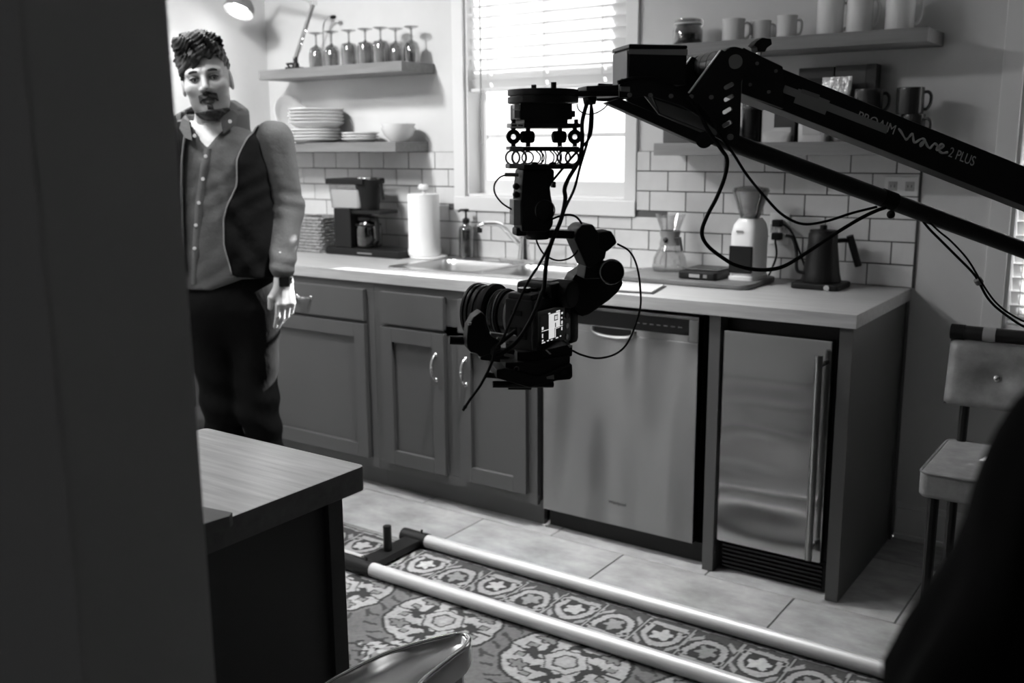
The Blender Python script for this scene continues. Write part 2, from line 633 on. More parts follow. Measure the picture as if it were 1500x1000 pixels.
# windows
def window(n, w, casing, sash_split, muntins, y0=0.0):
    x0, x1, z0, z1 = w
    root = bpy.data.objects.new('window_%d' % n, None)
    COL.objects.link(root)
    root.location = ((x0 + x1) / 2, 0, z0)
    struct(root)
    cl, cr, cb = casing
    f = MB()
    f.box(x0 - cl, -0.018, z0 - cb, x0, 0, z1 + 0.08).box(x1, -0.018, z0 - cb, x1 + cr, 0, z1 + 0.08)
    f.box(x0 - cl, -0.018, z1, x1 + cr, 0, z1 + 0.08)
    f.build('casing', MT['trim'], root, bevel=0.003)
    f = MB().box(x0 - cl - (0.0), -0.022, z0 - cb, x1 + cr, 0, z0).box(x0, -0.0, z0 - 0.001, x1, 0.10, z0 + 0.012)
    f.build('sill', MT['trim'], root, bevel=0.003)
    f = MB().box(x0, 0, z0, x0 + 0.012, 0.14, z1).box(x1 - 0.012, 0, z0, x1, 0.14, z1).box(x0, 0, z1 - 0.012, x1, 0.14, z1)
    f.build('jamb', MT['trim'], root)
    zz = [z0 + 0.012, sash_split, z1 - 0.012]
    for k in range(2):
        ya = 0.085 + 0.03 * k
        a, b = zz[k], zz[k + 1]
        m = 0.042
        fb = 0.06 if k == 0 else 0.04
        s = MB().box(x0 + 0.012, ya, a, x0 + 0.012 + m, ya + 0.028, b).box(x1 - 0.012 - m, ya, a, x1 - 0.012, ya + 0.028, b)
        s.box(x0 + 0.012 + m, ya, a, x1 - 0.012 - m, ya + 0.028, a + fb).box(x0 + 0.012 + m, ya, b - 0.035, x1 - 0.012 - m, ya + 0.028, b)
        for q in muntins[k]:
            s.box(x0 + 0.012 + m, ya + 0.006, q - 0.008, x1 - 0.012 - m, ya + 0.022, q + 0.008)
        so = s.build('sash', MT['trim'], root)
        B(x0 + 0.012 + m, ya + 0.012, a + fb, x1 - 0.012 - m, ya + 0.016, b - 0.035).build('pane', MT['pane'], so)
    return root


window(1, W1, (0.06, 0.05, 0.062), 1.72, ([1.45], []))
window(2, W2, (0.062, 0.062, 0.05), 1.46, ([], []))


def blind(label, x0, x1, ztop, zbot, y, pitch, tilt, cordx):
    t = thing('venetian_blind', label, 'blind', ((x0 + x1) / 2, y, zbot))
    MB().box(x0, y - 0.022, ztop - 0.045, x1, y + 0.022, ztop).build('headrail', MT['white_plastic'], t, bevel=0.003)
    MB().box(x0, y - 0.020, zbot, x1, y + 0.020, zbot + 0.016).build('bottom_rail', MT['white_plastic'], t, bevel=0.004)
    R = Matrix.Rotation(tilt, 4, 'X')
    TM = Matrix.Translation(((0, y, zbot + 0.03))) @ R
    sl = MB()
    xe = [x0] + [q + s for q in cordx for s in (-0.007, 0.007)] + [x1]
    for a, b in zip(xe[0::2], xe[1::2]): sl.box(a, -0.025, -0.0014, b, 0.025, 0.0014, TM)
    for a, b in zip(xe[1:-1:2], xe[2:-1:2]):              # cord slots
        sl.box(a, -0.025, -0.0014, b, -0.009, 0.0014, TM).box(a, 0.009, -0.0014, b, 0.025, 0.0014, TM)
    sl = sl.build('slat', MT['blind'], t)
    n = int((ztop - 0.05 - zbot - 0.03) / pitch)
    for i in range(1, n + 1):
        o = sl.copy()
        COL.objects.link(o)
        o.location.z += i * pitch
    for cx in cordx:
        MB().cyl((cx, y - 0.027, zbot - 0.0), (cx, y - 0.027, ztop - 0.02), 0.0016, 6).build('cord', MT['white_plastic'], t)
    return t


bl = blind('white slatted blind half lowered over the sink window', W1[0] + 0.015, W1[1] - 0.015, 2.18, 1.64, 0.038, 0.0445, math.radians(-66), (-1.82, -1.53, -1.25))
MB().cyl((-1.855, 0.006, 1.42), (-1.855, 0.006, 2.12), 0.003, 8).build('tilt_wand', MT['mid_plastic'], bl)
blind('white slatted blind fully lowered in the window behind the upholstered stool', W2[0] + 0.015, W2[1] - 0.015, 2.13, 0.825, 0.04, 0.046, math.radians(-58), (0.335, 0.77, 1.20))

# ------------------------------------------------------------------ base cabinets
FY = -0.657                      # face-frame plane


def pull(x, z, parent, vertical=True, L=0.10):
    mb = MB()
    pts = []
    for i in range(13):
        t = i / 12 * math.pi
        a = -math.cos(t) * L / 2
        o = math.sin(t) * 0.028
        pts.append((x, FY - 0.02 - o, z + a) if vertical else (x + a, FY - 0.02 - o, z))
    mb.tube(pts, [0.006 if 3 < i < 9 else 0.0048 for i in range(13)], 8)
    for s in (-1, 1):
        c = (x, FY - 0.021, z + s * L / 2) if vertical else (x + s * L / 2, FY - 0.021, z)
        mb.ball(c, 0.009, 0.005, 0.009, 10)
    c = (x, FY - 0.048, z) if vertical else (x, FY - 0.048, z)
    mb.ball(c, 0.008, 0.008, 0.010, 10)
    return mb.build('handle', MT['steel_pull'], parent)


def shaker(x0, x1, z0, z1, parent, name='door', rail=0.058):
    y = FY
    m = MB()
    m.box(x0, y - 0.022, z0, x0 + rail, y - 0.001, z1).box(x1 - rail, y - 0.022, z0, x1, y - 0.001, z1)
    m.box(x0 + rail, y - 0.022, z0, x1 - rail, y - 0.001, z0 + rail).box(x0 + rail, y - 0.022, z1 - rail, x1 - rail, y - 0.001, z1)
    d = m.build(name, MT['cabinet'], parent, bevel=0.0015)
    MB().box(x0 + rail - 0.005, y - 0.006, z0 + rail - 0.005, x1 - rail + 0.005, y - 0.001, z1 - rail + 0.005).build('panel', MT['cabinet'], d)
    return d


def cabinet(label, x0, x1, doors, drawers):
    t = thing('base_cabinet', label, 'cabinet', ((x0 + x1) / 2, -0.33, 0))
    b = MB().box(x0, FY + 0.019, 0.1, x1, -0.012, 0.72)
    b.box(x0, -0.61, 0.0, x1, -0.59, 0.1)
    b.build('body', MT['cabinet'], t)
    f = MB().box(x0, FY, 0.09, x1, FY + 0.019, 0.13)
    f.box(x0, FY, 0.835, x1, FY + 0.019, 0.872)
    f.box(x0, FY, 0.13, doors[0][0] + 0.012, FY + 0.019, 0.835).box(doors[-1][1] - 0.012, FY, 0.13, x1, FY + 0.019, 0.835)
    for a, b2 in zip(doors[:-1], doors[1:]): f.box(a[1] - 0.012, FY, 0.13, b2[0] + 0.012, FY + 0.019, 0.835)
    f.box(doors[0][0] + 0.012, FY, 0.69, doors[-1][1] - 0.012, FY + 0.019, 0.73)
    f.build('face_frame', MT['cabinet'], t, bevel=0.001)
    for (a, b2, hs) in doors:
        d = shaker(a, b2, 0.13, 0.70, t)
        if hs: pull(hs, 0.565, d)
    for (a, b2, h) in drawers:
        d = MB().box(a, FY - 0.022, 0.714, b2, FY - 0.001, 0.842).build('drawer', MT['cabinet'], t, bevel=0.002)
        if h: pull((a + b2) / 2, 0.785, d, False, 0.085)
    return t


cabinet('grey base cabinet with one drawer beside the standing man', -2.799, -1.9155, [(-2.64, -1.957, None)], [(-2.64, -1.957, True)])
cabinet('grey sink cabinet with two pull handles side by side on its doors', -1.915, -1.128, [(-1.868, -1.545, -1.585), (-1.475, -1.165, -1.44)], [(-1.868, -1.545, False), (-1.475, -1.165, False)])
cabinet('grey base cabinet in the corner, hidden behind the standing man', -3.19, -2.8005, [(-3.15, -2.83, -2.87)], [(-3.15, -2.83, True)])

t = thing('filler_panel', 'narrow dark filler strip between the two steel appliances', 'panel', (-0.446, FY, 0))
B(-0.465, FY, 0, -0.427, -0.05, 0.871).build('board', MT['cabinet'], t, bevel=0.001)
t = thing('end_panel', 'tall grey end panel closing the counter run at the right', 'panel', (-0.03, -0.33, 0))
B(-0.050, FY, 0, -0.010, -0.016, 0.871).build('board', MT['cabinet'], t, bevel=0.0015)
B(-0.010, -0.045, 0, -0.002, -0.016, 0.871).build('scribe_strip', MT['cabinet'], t)

# dishwasher
t = thing('dishwasher', 'wide stainless dishwasher with a pocket handle below its control strip', 'dishwasher', (-0.81, -0.32, 0))
DX0, DX1, DY = -1.113, -0.508, -0.642
B(DX0 + 0.005, -0.60, 0.0, DX1 - 0.002, -0.03, 0.865).build('tub', MT['black'], t)
B(DX0 + 0.08, -0.605, 0.002, DX1 + 0.03, -0.60, 0.07).build('toe_kick', MT['black'], t)
dr = MB().box(DX0, DY, 0.075, DX1, -0.60, 0.770)
dr.box(DX0, DY, 0.845, DX1, -0.60, 0.857).box(DX1 - 0.035, DY, 0.770, DX1, -0.60, 0.845).box(DX0, DY, 0.770, DX0 + 0.035, -0.60, 0.845)
dr = dr.build('door', MT['steel'], t, bevel=0.003)
cp = B(DX0 + 0.035, DY + 0.004, 0.792, DX1 - 0.035, -0.60, 0.845).build('control_strip', MT['black_gloss'], t)
for k in range(7):
    B(-0.74 + k * 0.026, DY + 0.0034, 0.815, -0.725 + k * 0.026, DY + 0.0041, 0.818).build('button', MT['mid_plastic'], cp)
B(DX0 + 0.035, DY, 0.770, DX1 - 0.035, -0.60, 0.792).build('lower_strip', MT['steel'], t)
pk = MB()
px0, px1 = -0.905, -0.745
pp = []
for i in range(17):
    a = math.pi * i / 16
    pp.append(((px0 + px1) / 2 - math.cos(a) * 0.08, DY - 0.003, 0.790 - 0.032 * math.sin(a) ** 0.5))
pk.tube(pp, 0.0065, 8)
pk.build('handle_lip', MT['sink'], dr)
pk = MB().prism([Vector((x, DY - 0.0008, z)) for (x, y, z) in pp], Vector((0, -0.0012, 0)))
pk.build('handle_pocket', MT['black_gloss'], dr)
text_mesh('Whirlpool', 'logo', MT['letter_dark'], dr, (-0.835, DY - 0.0006, 0.155), (1, 0, 0), (0, 0, 1), 0.017)

# ice maker
t = thing('ice_maker', 'narrow stainless undercounter ice maker with a long bar handle', 'ice maker', (-0.257, -0.32, 0))
B(-0.424, -0.598, 0.0, -0.053, -0.03, 0.868).build('body', MT['black'], t)
d = B(-0.4262, -0.640, 0.1087, -0.0743, -0.600, 0.8232).build('door', MT['steel_h'], t, bevel=0.004)
hb = MB().cyl((-0.098, -0.688, 0.135), (-0.098, -0.688, 0.785), 0.0115, 16)
hb = hb.build('handle', MT['steel'], d)
for z in (0.17, 0.75): MB().cyl((-0.098, -0.688, z), (-0.098, -0.639, z), 0.007, 12).build('handle_post', MT['steel'], d)
gr = B(-0.420, -0.606, 0.004, -0.060, -0.599, 0.100).build('grille', MT['black'], t)
sl = B(-0.410, -0.616, 0.012, -0.075, -0.606, 0.018).build('slat', MT['black_gloss'], gr)
for k in range(1, 6):
    o = sl.copy()
    COL.objects.link(o)
    o.location.z += k * 0.0145

# countertop with the sink cut-out
CZ = 0.914
SX0, SX1, SY0, SY1 = -1.965, -1.10, -0.535, -0.085
ct = MB().box(XL, -0.67, 0.873, SX0 + 0.02, -0.002, CZ).box(SX1 - 0.02, -0.67, 0.873, 0.0, -0.002, CZ)
ct.box(SX0 + 0.02, -0.67, 0.873, SX1 - 0.02, SY0 + 0.02, CZ).box(SX0 + 0.02, SY1 - 0.02, 0.873, SX1 - 0.02, -0.002, CZ)
ct = ct.build('countertop', MT['counter'], smooth=20)
tag(ct, 'pale butcher block countertop running along the back wall', 'countertop')


def rrect(x0, y0, x1, y1, r, n=5):
    out = []
    for (cx, cy, a0) in ((x1 - r, y1 - r, 0), (x0 + r, y1 - r, 90), (x0 + r, y0 + r, 180), (x1 - r, y0 + r, 270)):
        for i in range(n + 1):
            a = math.radians(a0 + 90 * i / n)
            out.append((cx + r * math.cos(a), cy + r * math.sin(a)))
    return out


def loft(rings, mb=None, capb=True, capt=True):
    """rings: list of lists of 3D points with the same count"""
    mb = mb or MB()
    n = len(rings[0])
    v = [p for q in rings for p in q]
    f = []
    for i in range(len(rings) - 1):
        for q in range(n):
            k = (q + 1) % n
            f.append((i * n + q, i * n + k, (i + 1) * n + k, (i + 1) * n + q))
    if capb: f.append(tuple(range(n))[::-1])
    if capt: f.append(tuple(range((len(rings) - 1) * n, len(rings) * n)))
    return mb.add(v, f)


sk = thing('kitchen_sink', 'stainless double bowl sink set into the countertop below the window', 'sink', ((SX0 + SX1) / 2, -0.31, CZ))
bowls = [(-1.925, SY0 + 0.04, -1.545, -0.165), (-1.515, SY0 + 0.04, -1.14, -0.165)]
ident = lambda x, y: Vector((x, y, CZ + 0.001))
plate([rrect(SX0, SY0, SX1, SY1, 0.04)] + [rrect(*b, 0.05) for b in bowls], ident, Vector((0, 0, 1)), 0.006, 'rim', MT['sink'], sk)
for b in bowls:
    x0, y0, x1, y1 = b
    rings = []
    for (g, z) in ((-0.001, 0.006), (0.002, 0.0), (0.010, -0.02), (0.016, -0.15), (0.035, -0.178), (0.08, -0.182)):
        rings.append([Vector((x, y, CZ + z)) for (x, y) in rrect(x0 + g, y0 + g, x1 - g, y1 - g, 0.05)])
    bo = loft(rings, capb=False).build('bowl', MT['sink'], sk, smooth=60)
    MB().lathe([(0.0, 0.004), (0.03, 0.004), (0.042, 0.002), (0.044, 0.0)], ((x0 + x1) / 2, (y0 + y1) / 2, CZ - 0.182)).build('drain', MT['chrome'], bo)

fx, fy = -1.545, -0.12
fz = CZ + 0.007
fa = thing('kitchen_faucet', 'chrome kitchen faucet with a long raised spout over the sink', 'faucet', (fx, fy, fz))
MB().prism([Vector((x, y, fz)) for (x, y) in rrect(fx - 0.125, fy - 0.03, fx + 0.125, fy + 0.03, 0.029)], Vector((0, 0, 0.016))).build('deck_plate', MT['chrome'], fa, bevel=0.004)
MB().lathe([(0.028, 0.016), (0.026, 0.03), (0.022, 0.06), (0.022, 0.10), (0.018, 0.115), (0.0, 0.118)], (fx, fy, fz)).build('body', MT['chrome'], fa)
tip = hit(707, 330, Y=-0.30)
sp = [Vector((fx, fy, fz + 0.07)), Vector((fx - 0.03, fy - 0.03, fz + 0.10)), tip.lerp(Vector((fx, fy, fz + 0.12)), 0.45) + Vector((0, 0, 0.016)),
      tip.lerp(Vector((fx, fy, fz + 0.12)), 0.15) + Vector((0, 0, 0.012)), tip + Vector((0, 0, 0.004)), tip + Vector((-0.012, -0.006, -0.008))]
MB().tube(smooth_path(sp, 5), 0.0105, 12).build('spout', MT['chrome'], fa)
MB().cyl(tip + Vector((-0.012, -0.006, -0.004)), tip + Vector((-0.012, -0.006, -0.03)), 0.0115, 14).build('aerator', MT['black'], fa)
MB().tube([(fx, fy, fz + 0.115), (fx + 0.02, fy - 0.005, fz + 0.15), (fx + 0.06, fy - 0.02, fz + 0.175)], [0.009, 0.007, 0.006], 10).build('lever', MT['chrome'], fa)
bxp = hit(838, 380, Z=CZ)
t = thing('side_sprayer', 'black hand sprayer standing upright at the back of the sink', 'sprayer', (-1.27, -0.115, fz))
MB().lathe([(0.022, 0), (0.020, 0.012), (0.013, 0.02), (0.012, 0.03)], (-1.27, -0.115, fz)).build('holder', MT['chrome'], t)
MB().tube([(-1.27, -0.115, fz + 0.012), (-1.273, -0.12, fz + 0.08), (-1.282, -0.13, fz + 0.135)], [0.011, 0.015, 0.013], 12).build('handle', MT['black'], t)

# ------------------------------------------------------------------ wall shelves
SD = -0.228
SHELVES = [('long wooden wall shelf holding upside down goblets', -3.014, -2.105, 1.727), ('wooden wall shelf holding white plates and bowls', -3.05, -2.153, 1.384),
           ('dark-lit wooden wall shelf holding the white mugs and a jar', -0.90, 0.043, 1.717), ('wooden wall shelf holding dark mugs and coffee bags', -0.893, 0.0, 1.369)]
for (lb, x0, x1, z0) in SHELVES:
    o = MB().box(x0, SD, z0, x1, -0.001, z0 + 0.0445).build('wall_shelf', MT['shelf'], bevel=0.003)
    tag(o, lb, 'shelf', 'floating shelves on the back wall')
SZ1, SZ2, SZ3, SZ4 = 1.7715, 1.4285, 1.7615, 1.4135

# ------------------------------------------------------------------ things on the left shelves
def X_at(px, Y, py=200): return hit(px, py, Y=Y).x


def goblet(x, y, z, kind, label, src=None):
    t = thing('goblet', label, 'glass', (x, y, z), 0, 'upside down goblets on the upper left shelf')
    if kind == 0:      # domed bowl
        bp = [(0.034, 0.0), (0.037, 0.03), (0.036, 0.065), (0.028, 0.088), (0.012, 0.098), (0.006, 0.104)]
    else:              # straight sided bowl with a flat bottom
        bp = [(0.036, 0.0), (0.037, 0.05), (0.036, 0.085), (0.032, 0.097), (0.010, 0.103), (0.006, 0.108)]
    inner = [(max(r - 0.0025, 0.0), h - (0.004 if i > 2 else 0)) for i, (r, h) in enumerate(bp)][:-1][::-1]
    MB().lathe([(0.0001, inner[0][1])] + inner + bp, (x, y, z), 24).build('bowl', MT['smoke2'], t, smooth=60)
    MB().lathe([(0.0055, 0.098), (0.005, 0.13), (0.006, 0.148)], (x, y, z), 12).build('stem', MT['smoke2'], t)
    MB().lathe([(0.006, 0.146), (0.026, 0.153), (0.034, 0.156), (0.034, 0.158), (0.0, 0.159)], (x, y, z), 24).build('foot', MT['smoke2'], t, smooth=60)
    return t


GOB = [(463.6, 0, -0.165), (486, 0, -0.165), (511.6, 1, -0.15), (535.6, 1, -0.145), (558, 1, -0.14), (580, 0, -0.072), (603, 0, -0.085)]
words = ['first', 'second', 'third', 'fourth', 'fifth', 'sixth', 'last']
for i, (px, k, y) in enumerate(GOB):
    x = X_at(px, y, 75)
    lb = '%s goblet from the lamp clamp in the row, %s, upside down' % (words[i], 'round domed bowl' if k == 0 else 'straight sided bowl')
    goblet(x, y, SZ1, k, lb)

# desk lamp clamped to the upper left shelf
lx, ly = X_at(433, -0.14, 92), -0.14
t = thing('desk_lamp', 'pale spring arm desk lamp clamped on the shelf, shining on the left wall', 'lamp', (lx, ly, SZ1))
MB().box(lx - 0.045, ly - 0.03, SZ1, lx + 0.03, ly + 0.03, SZ1 + 0.014).build('clamp', MT['black_metal'], t, bevel=0.004)
MB().tube([(lx - 0.04, ly, SZ1 + 0.012), (lx - 0.05, ly - 0.01, SZ1 + 0.03), (lx - 0.02, ly, SZ1 + 0.03)], 0.006, 8).build('clamp_lever', MT['black_metal'], t)
MB().lathe([(0.018, 0.012), (0.016, 0.03), (0.011, 0.034), (0.011, 0.06), (0.0, 0.062)], (lx, ly, SZ1), 14).build('socket', MT['black_metal'], t)
elbow = hit(459, 4, Y=-0.16)
hd = hit(352, 9, Y=-0.30)
topj = Vector((lx + 0.02, ly - 0.02, elbow.z + 0.32))
base = Vector((lx, ly, SZ1 + 0.055))
for s in (-1, 1):
    o = Vector((0, 0.008 * s, 0))
    MB().cyl(base + o, elbow + o, 0.005, 8).build('arm', MT['alu'], t)
    MB().cyl(elbow + o, hd + Vector((0.06, 0.02, 0.11)) + o, 0.005, 8).build('arm', MT['alu'], t)
MB().cyl(elbow + Vector((0, -0.016, 0)), elbow + Vector((0, 0.016, 0)), 0.012, 12).build('elbow', MT['chrome'], t)
q0, q1 = base.lerp(elbow, 0.1) + Vector((0.022, -0.004, 0)), base.lerp(elbow, 0.5) + Vector((0.014, -0.004, 0))
MB().tube([q0.lerp(q1, i / 60) + Vector((math.cos(i * 1.3) * 0.005, math.sin(i * 1.3) * 0.005, 0)) for i in range(61)], 0.0012, 5).build('spring', MT['chrome'], t)
ax = Vector((0.16, -0.42, -0.9)).normalized()     # the way the shade opens
ax = (RH * -0.22 + UP * -0.86 - DH * 0.40).normalized()
sh = MB().lathe([(0.020, -0.075), (0.026, -0.07), (0.030, -0.045), (0.050, -0.03), (0.066, -0.005), (0.072, 0.03), (0.070, 0.03), (0.064, -0.003), (0.048, -0.026), (0.020, -0.04)], hd, 28, ax, closed=True)
sh = sh.build('shade', MT['lamp_shade'], t, smooth=60)
MB().ball(hd + ax * 0.012, 0.036, n=16).build('bulb', MT['bulb'], sh)
MB().cyl(hd - ax * 0.06, hd + Vector((0.06, 0.02, 0.11)), 0.007, 10).build('joint', MT['black_metal'], t)
lamp('desk_lamp_light', 'SPOT', hd + ax * 0.05, 5.0, hd + ax * 1.0, spot_size=math.radians(125), spot_blend=0.5, shadow_soft_size=0.04)

# small gooseneck clip beside the glasses
gx = X_at(470, -0.075, 60)
t = thing('gooseneck_light', 'thin bent gooseneck light with a dark tip behind the first goblets', 'lamp', (gx, -0.06, SZ1))
gp = [Vector((gx, -0.06, SZ1 + 0.004)), Vector((gx, -0.06, SZ1 + 0.1)), hit(474, 36, Y=-0.06), hit(482, 25, Y=-0.06), hit(488, 25, Y=-0.06)]
MB().tube(smooth_path(gp, 6), 0.004, 8).build('neck', MT['chrome'], t)
MB().ball(gp[-1], 0.018, 0.012, 0.009, 12).build('tip', MT['black'], t)
MB().box(gx - 0.02, -0.075, SZ1, gx + 0.02, -0.045, SZ1 + 0.012).build('foot', MT['black'], t, bevel=0.003)


# plates and bowls
def plate_prof(r, h):
    return [(0.0, 0.004), (r * 0.62, 0.004), (r * 0.70, 0.007), (r, h), (r, h - 0.003), (r * 0.72, 0.001), (r * 0.55, 0.0), (0.0, 0.0)]


def dish(name, cat, label, x, y, z, prof, group, part='body'):
    o = MB().lathe(prof, (0, 0, 0), 36).build(name, MT['white_ceramic'], smooth=50)
    o.location = (x, y, z)
    return tag(o, label, cat, group)


px_c = X_at(462, -0.135, 200)
base0 = None
lab = ['lowest', 'second', 'third', 'fourth']
for i in range(4):
    l = '%s of the four smaller white plates at the bottom of the big stack' % lab[i]
    if base0 is None: base0 = dish('plate', 'plate', l, px_c, -0.135, SZ2, plate_prof(0.122, 0.020), 'stacked smaller plates')
    else:
        o = base0.copy(); COL.objects.link(o); o.location.z = SZ2 + i * 0.0145; o['label'] = l
zt = SZ2 + 3 * 0.0145 + 0.021
bigp = [(0.0, 0.005), (0.085, 0.005), (0.100, 0.012), (0.132, 0.032), (0.134, 0.030), (0.104, 0.008), (0.07, 0.0), (0.0, 0.0)]
lab = ['lowest', 'second', 'third', 'fourth', 'topmost']
base0 = None
for i in range(5):
    l = '%s of the five wide white plates on top of the big stack' % lab[i]
    if base0 is None: base0 = dish('wide_plate', 'plate', l, px_c + 0.012, -0.136, zt, bigp, 'stacked wide plates')
    else:
        o = base0.copy(); COL.objects.link(o); o.location.z = zt + i * 0.0155; o['label'] = l
lp = dish('leaning_plate', 'plate', 'white plate leaning on edge at the left of the big stack', px_c - 0.185, -0.125, SZ2 + 0.118, plate_prof(0.118, 0.018), 'leaning plates')
lp.rotation_euler = (0, math.radians(68), 0)
lp.location = (px_c - 0.165, -0.125, SZ2 + 0.112)
sx = X_at(528, -0.12, 200)
base0 = None
for i in range(3):
    l = '%s of three small white plates between the big stack and the bowls' % ('lowest', 'middle', 'topmost')[i]
    if base0 is None: base0 = dish('side_plate', 'plate', l, sx, -0.12, SZ2, plate_prof(0.088, 0.018), 'stacked side plates')
    else:
        o = base0.copy(); COL.objects.link(o); o.location.z = SZ2 + i * 0.0135; o['label'] = l
bx_ = X_at(584, -0.115, 200)
bowlp = [(0.0, 0.006), (0.035, 0.007), (0.060, 0.03), (0.076, 0.062), (0.079, 0.062), (0.063, 0.027), (0.038, 0.002), (0.036, 0.0), (0.0, 0.0)]
o1 = dish('bowl', 'bowl', 'lower white bowl of the pair at the right end of the plate shelf', bx_, -0.115, SZ2, bowlp, 'stacked bowls')
o2 = o1.copy(); COL.objects.link(o2); o2.location.z += 0.018; o2['label'] = 'upper white bowl of the pair at the right end of the plate shelf'


# ------------------------------------------------------------------ things on the right shelves
def jar(px0, px1, y, z, label):
    x0, x1 = X_at(px0, y, 40), X_at(px1, y, 40)
    r = (x1 - x0) / 2 * 0.86
    x = (x0 + x1) / 2
    t = thing('storage_jar', label, 'jar', (x, y, z))
    MB().lathe([(r * 0.9, 0.0), (r, 0.006), (r, 0.055), (r * 0.86, 0.068), (r * 0.84, 0.076), (r * 0.79, 0.076), (r * 0.81, 0.068), (r * 0.94, 0.055), (r * 0.94, 0.008), (0, 0.006)], (x, y, z), 28).build('glass_body', MT['smoke'], t, smooth=60)
    MB().lathe([(0, 0.007), (r * 0.92, 0.008), (r * 0.92, 0.040), (r * 0.6, 0.047), (r * 0.2, 0.043), (0, 0.045)], (x, y, z), 24).build('contents', MT['kraft'], t)
    MB().lathe([(r * 0.88, 0.078), (r * 0.92, 0.083), (r * 0.90, 0.092), (r * 0.6, 0.097), (0, 0.098)], (x, y, z), 28).build('lid', MT['smoke'], t, smooth=60)
    MB().torus((x, y, z + 0.077), r * 0.88, 0.003).build('seal', MT['white_plastic'], t)
    MB().tube([(x + r * 0.9, y, z + 0.06), (x + r * 1.15, y, z + 0.07), (x + r * 1.1, y, z + 0.088), (x + r * 0.85, y, z + 0.093)], 0.002, 6).build('clasp', MT['chrome'], t)


jar(985, 1031, -0.12, SZ3, 'clip top glass jar part filled with dark grounds on the mug shelf')


def mug(px, y, z, r, h, label, group, material='enamel', ang=0.0, rim=False, py=30, taper=1.0, name='mug'):
    x = X_at(px, y, py)
    t = thing(name, label, 'mug', (x, y, z), 0, group)
    prof = [(0.0, 0.005), (r * 0.92 * taper, 0.006), (r * 0.95, h - 0.004), (r * 1.05 if rim else r * 0.97, h), (r * 1.06 if rim else r, h - 0.003), (r, h - 0.008), (r * taper, 0.006), (r * 0.95 * taper, 0.0), (0.0, 0.0)]
    MB().lathe(prof, (x, y, z), 30).build('body', MT[material], t, smooth=50)
    dx = RH * math.cos(ang) - DH * math.sin(ang)
    c = Vector((x, y, z))
    pts = [c + dx * (r * 0.96) + UP * h * 0.82, c + dx * (r * 1.30) + UP * h * 0.83, c + dx * (r * 1.52) + UP * h * 0.68, c + dx * (r * 1.48) + UP * h * 0.38, c + dx * (r * 1.25) + UP * h * 0.2, c + dx * (r * 0.96) + UP * h * 0.18]
    MB().tube(smooth_path(pts, 5), r * 0.125, 8).build('handle', MT[material], t, smooth=60)
    return t


g = 'small enamel mugs on the mug shelf'
mug(1075, -0.135, SZ3, 0.039, 0.080, 'small white enamel mug nearest the glass jar', g, rim=True)
mug(1115, -0.075, SZ3, 0.034, 0.074, 'small white enamel mug set further back between two others', g, rim=True)
mug(1153, -0.125, SZ3, 0.034, 0.078, 'small white enamel mug beside the first tall mug', g, rim=True)
g = 'tall white mugs on the mug shelf'
mug(1216, -0.125, SZ3, 0.043, 0.130, 'tall white mug next to the small enamel mugs', g)
mug(1259, -0.135, SZ3, 0.042, 0.130, 'middle one of the three tall white mugs', g)
mug(1318, -0.125, SZ3, 0.045, 0.130, 'tall white mug at the right end of the shelf', g)


def carton(name, label, cat, px0, px1, py_top, y0, y1, z, material, mats=None, lean=0.0, group=None):
    x0, x1 = X_at(px0, y0, 150), X_at(px1, y0, 150)
    h = hit((px0 + px1) / 2, py_top, Y=y0).z - z
    t = thing(name, label, cat, ((x0 + x1) / 2, (y0 + y1) / 2, z), 0, group)
    return t, x0, x1, h


t, x0, x1, h = carton('flat_box', 'low dark box at the left end of the coffee shelf', 'box', 972, 1042, 178, -0.205, -0.03, SZ4, 'dark_box')
B(x0, -0.205, SZ4, x1, -0.03, SZ4 + h).build('body', MT['grey_box'], t, bevel=0.003)
B(x0 - 0.002, -0.207, SZ4 + h * 0.7, x1 + 0.002, -0.028, SZ4 + h + 0.003).build('lid', MT['dark_box'], t, bevel=0.003)


def canister(px, y, z, r, h, label):
    x = X_at(px, y, 180)
    t = thing('canister', label, 'canister', (x, y, z))
    MB().lathe([(r * 0.95, 0), (r, 0.004), (r, h * 0.78), (0, h * 0.78)], (x, y, z)).build('body', MT['black_gloss'], t)
    MB().lathe([(r * 1.02, h * 0.785), (r * 1.02, h * 0.97), (r * 0.95, h), (0, h)], (x, y, z)).build('lid', MT['dark_ceramic'], t)
    MB().ball((x, y, z + h + 0.006), 0.012, 0.012, 0.008).build('knob', MT['chrome'], t)


canister(1102, -0.12, SZ4, 0.036, 0.145, 'glossy black canister behind the crane head on the coffee shelf')


def pouch(label, cat, px0, px1, py_top, y, z, material, depth=0.05, name='coffee_bag', labelrect=None):
    x0, x1 = X_at(px0, y, 160), X_at(px1, y, 160)
    h = hit((px0 + px1) / 2, py_top, Y=y).z - z
    t = thing(name, label, cat, ((x0 + x1) / 2, y, z))
    rings = []
    rg = random.Random(int(px0))
    N = 24
    for k in range(9):
        f = k / 8
        dd = depth / 2 * (1 - f ** 2.2) + 0.002
        ww = (x1 - x0) / 2 * (0.94 + 0.06 * f)
        ring = []
        for (cx, cy) in rrect(-1, -1, 1, 1, 0.5, 5):
            ring.append(Vector(((x0 + x1) / 2 + cx * ww, y + cy * dd + rg.uniform(-0.0015, 0.0015), z + f * h)))
        rings.append(ring)
    b = loft(rings).build('bag', MT[material], t, smooth=60)
    MB().box(x0, y - 0.003, z + h - 0.004, x1, y + 0.003, z + h + 0.012).build('seal', MT[material], t)
    if labelrect:
        a, b2, c, d, mm = labelrect
        w = x1 - x0
        MB().box(x0 + w * a, y - depth / 2 - 0.0025, z + h * c, x0 + w * b2, y - depth / 2 + 0.006, z + h * d).build('label_patch', MT[mm], t)
    return t


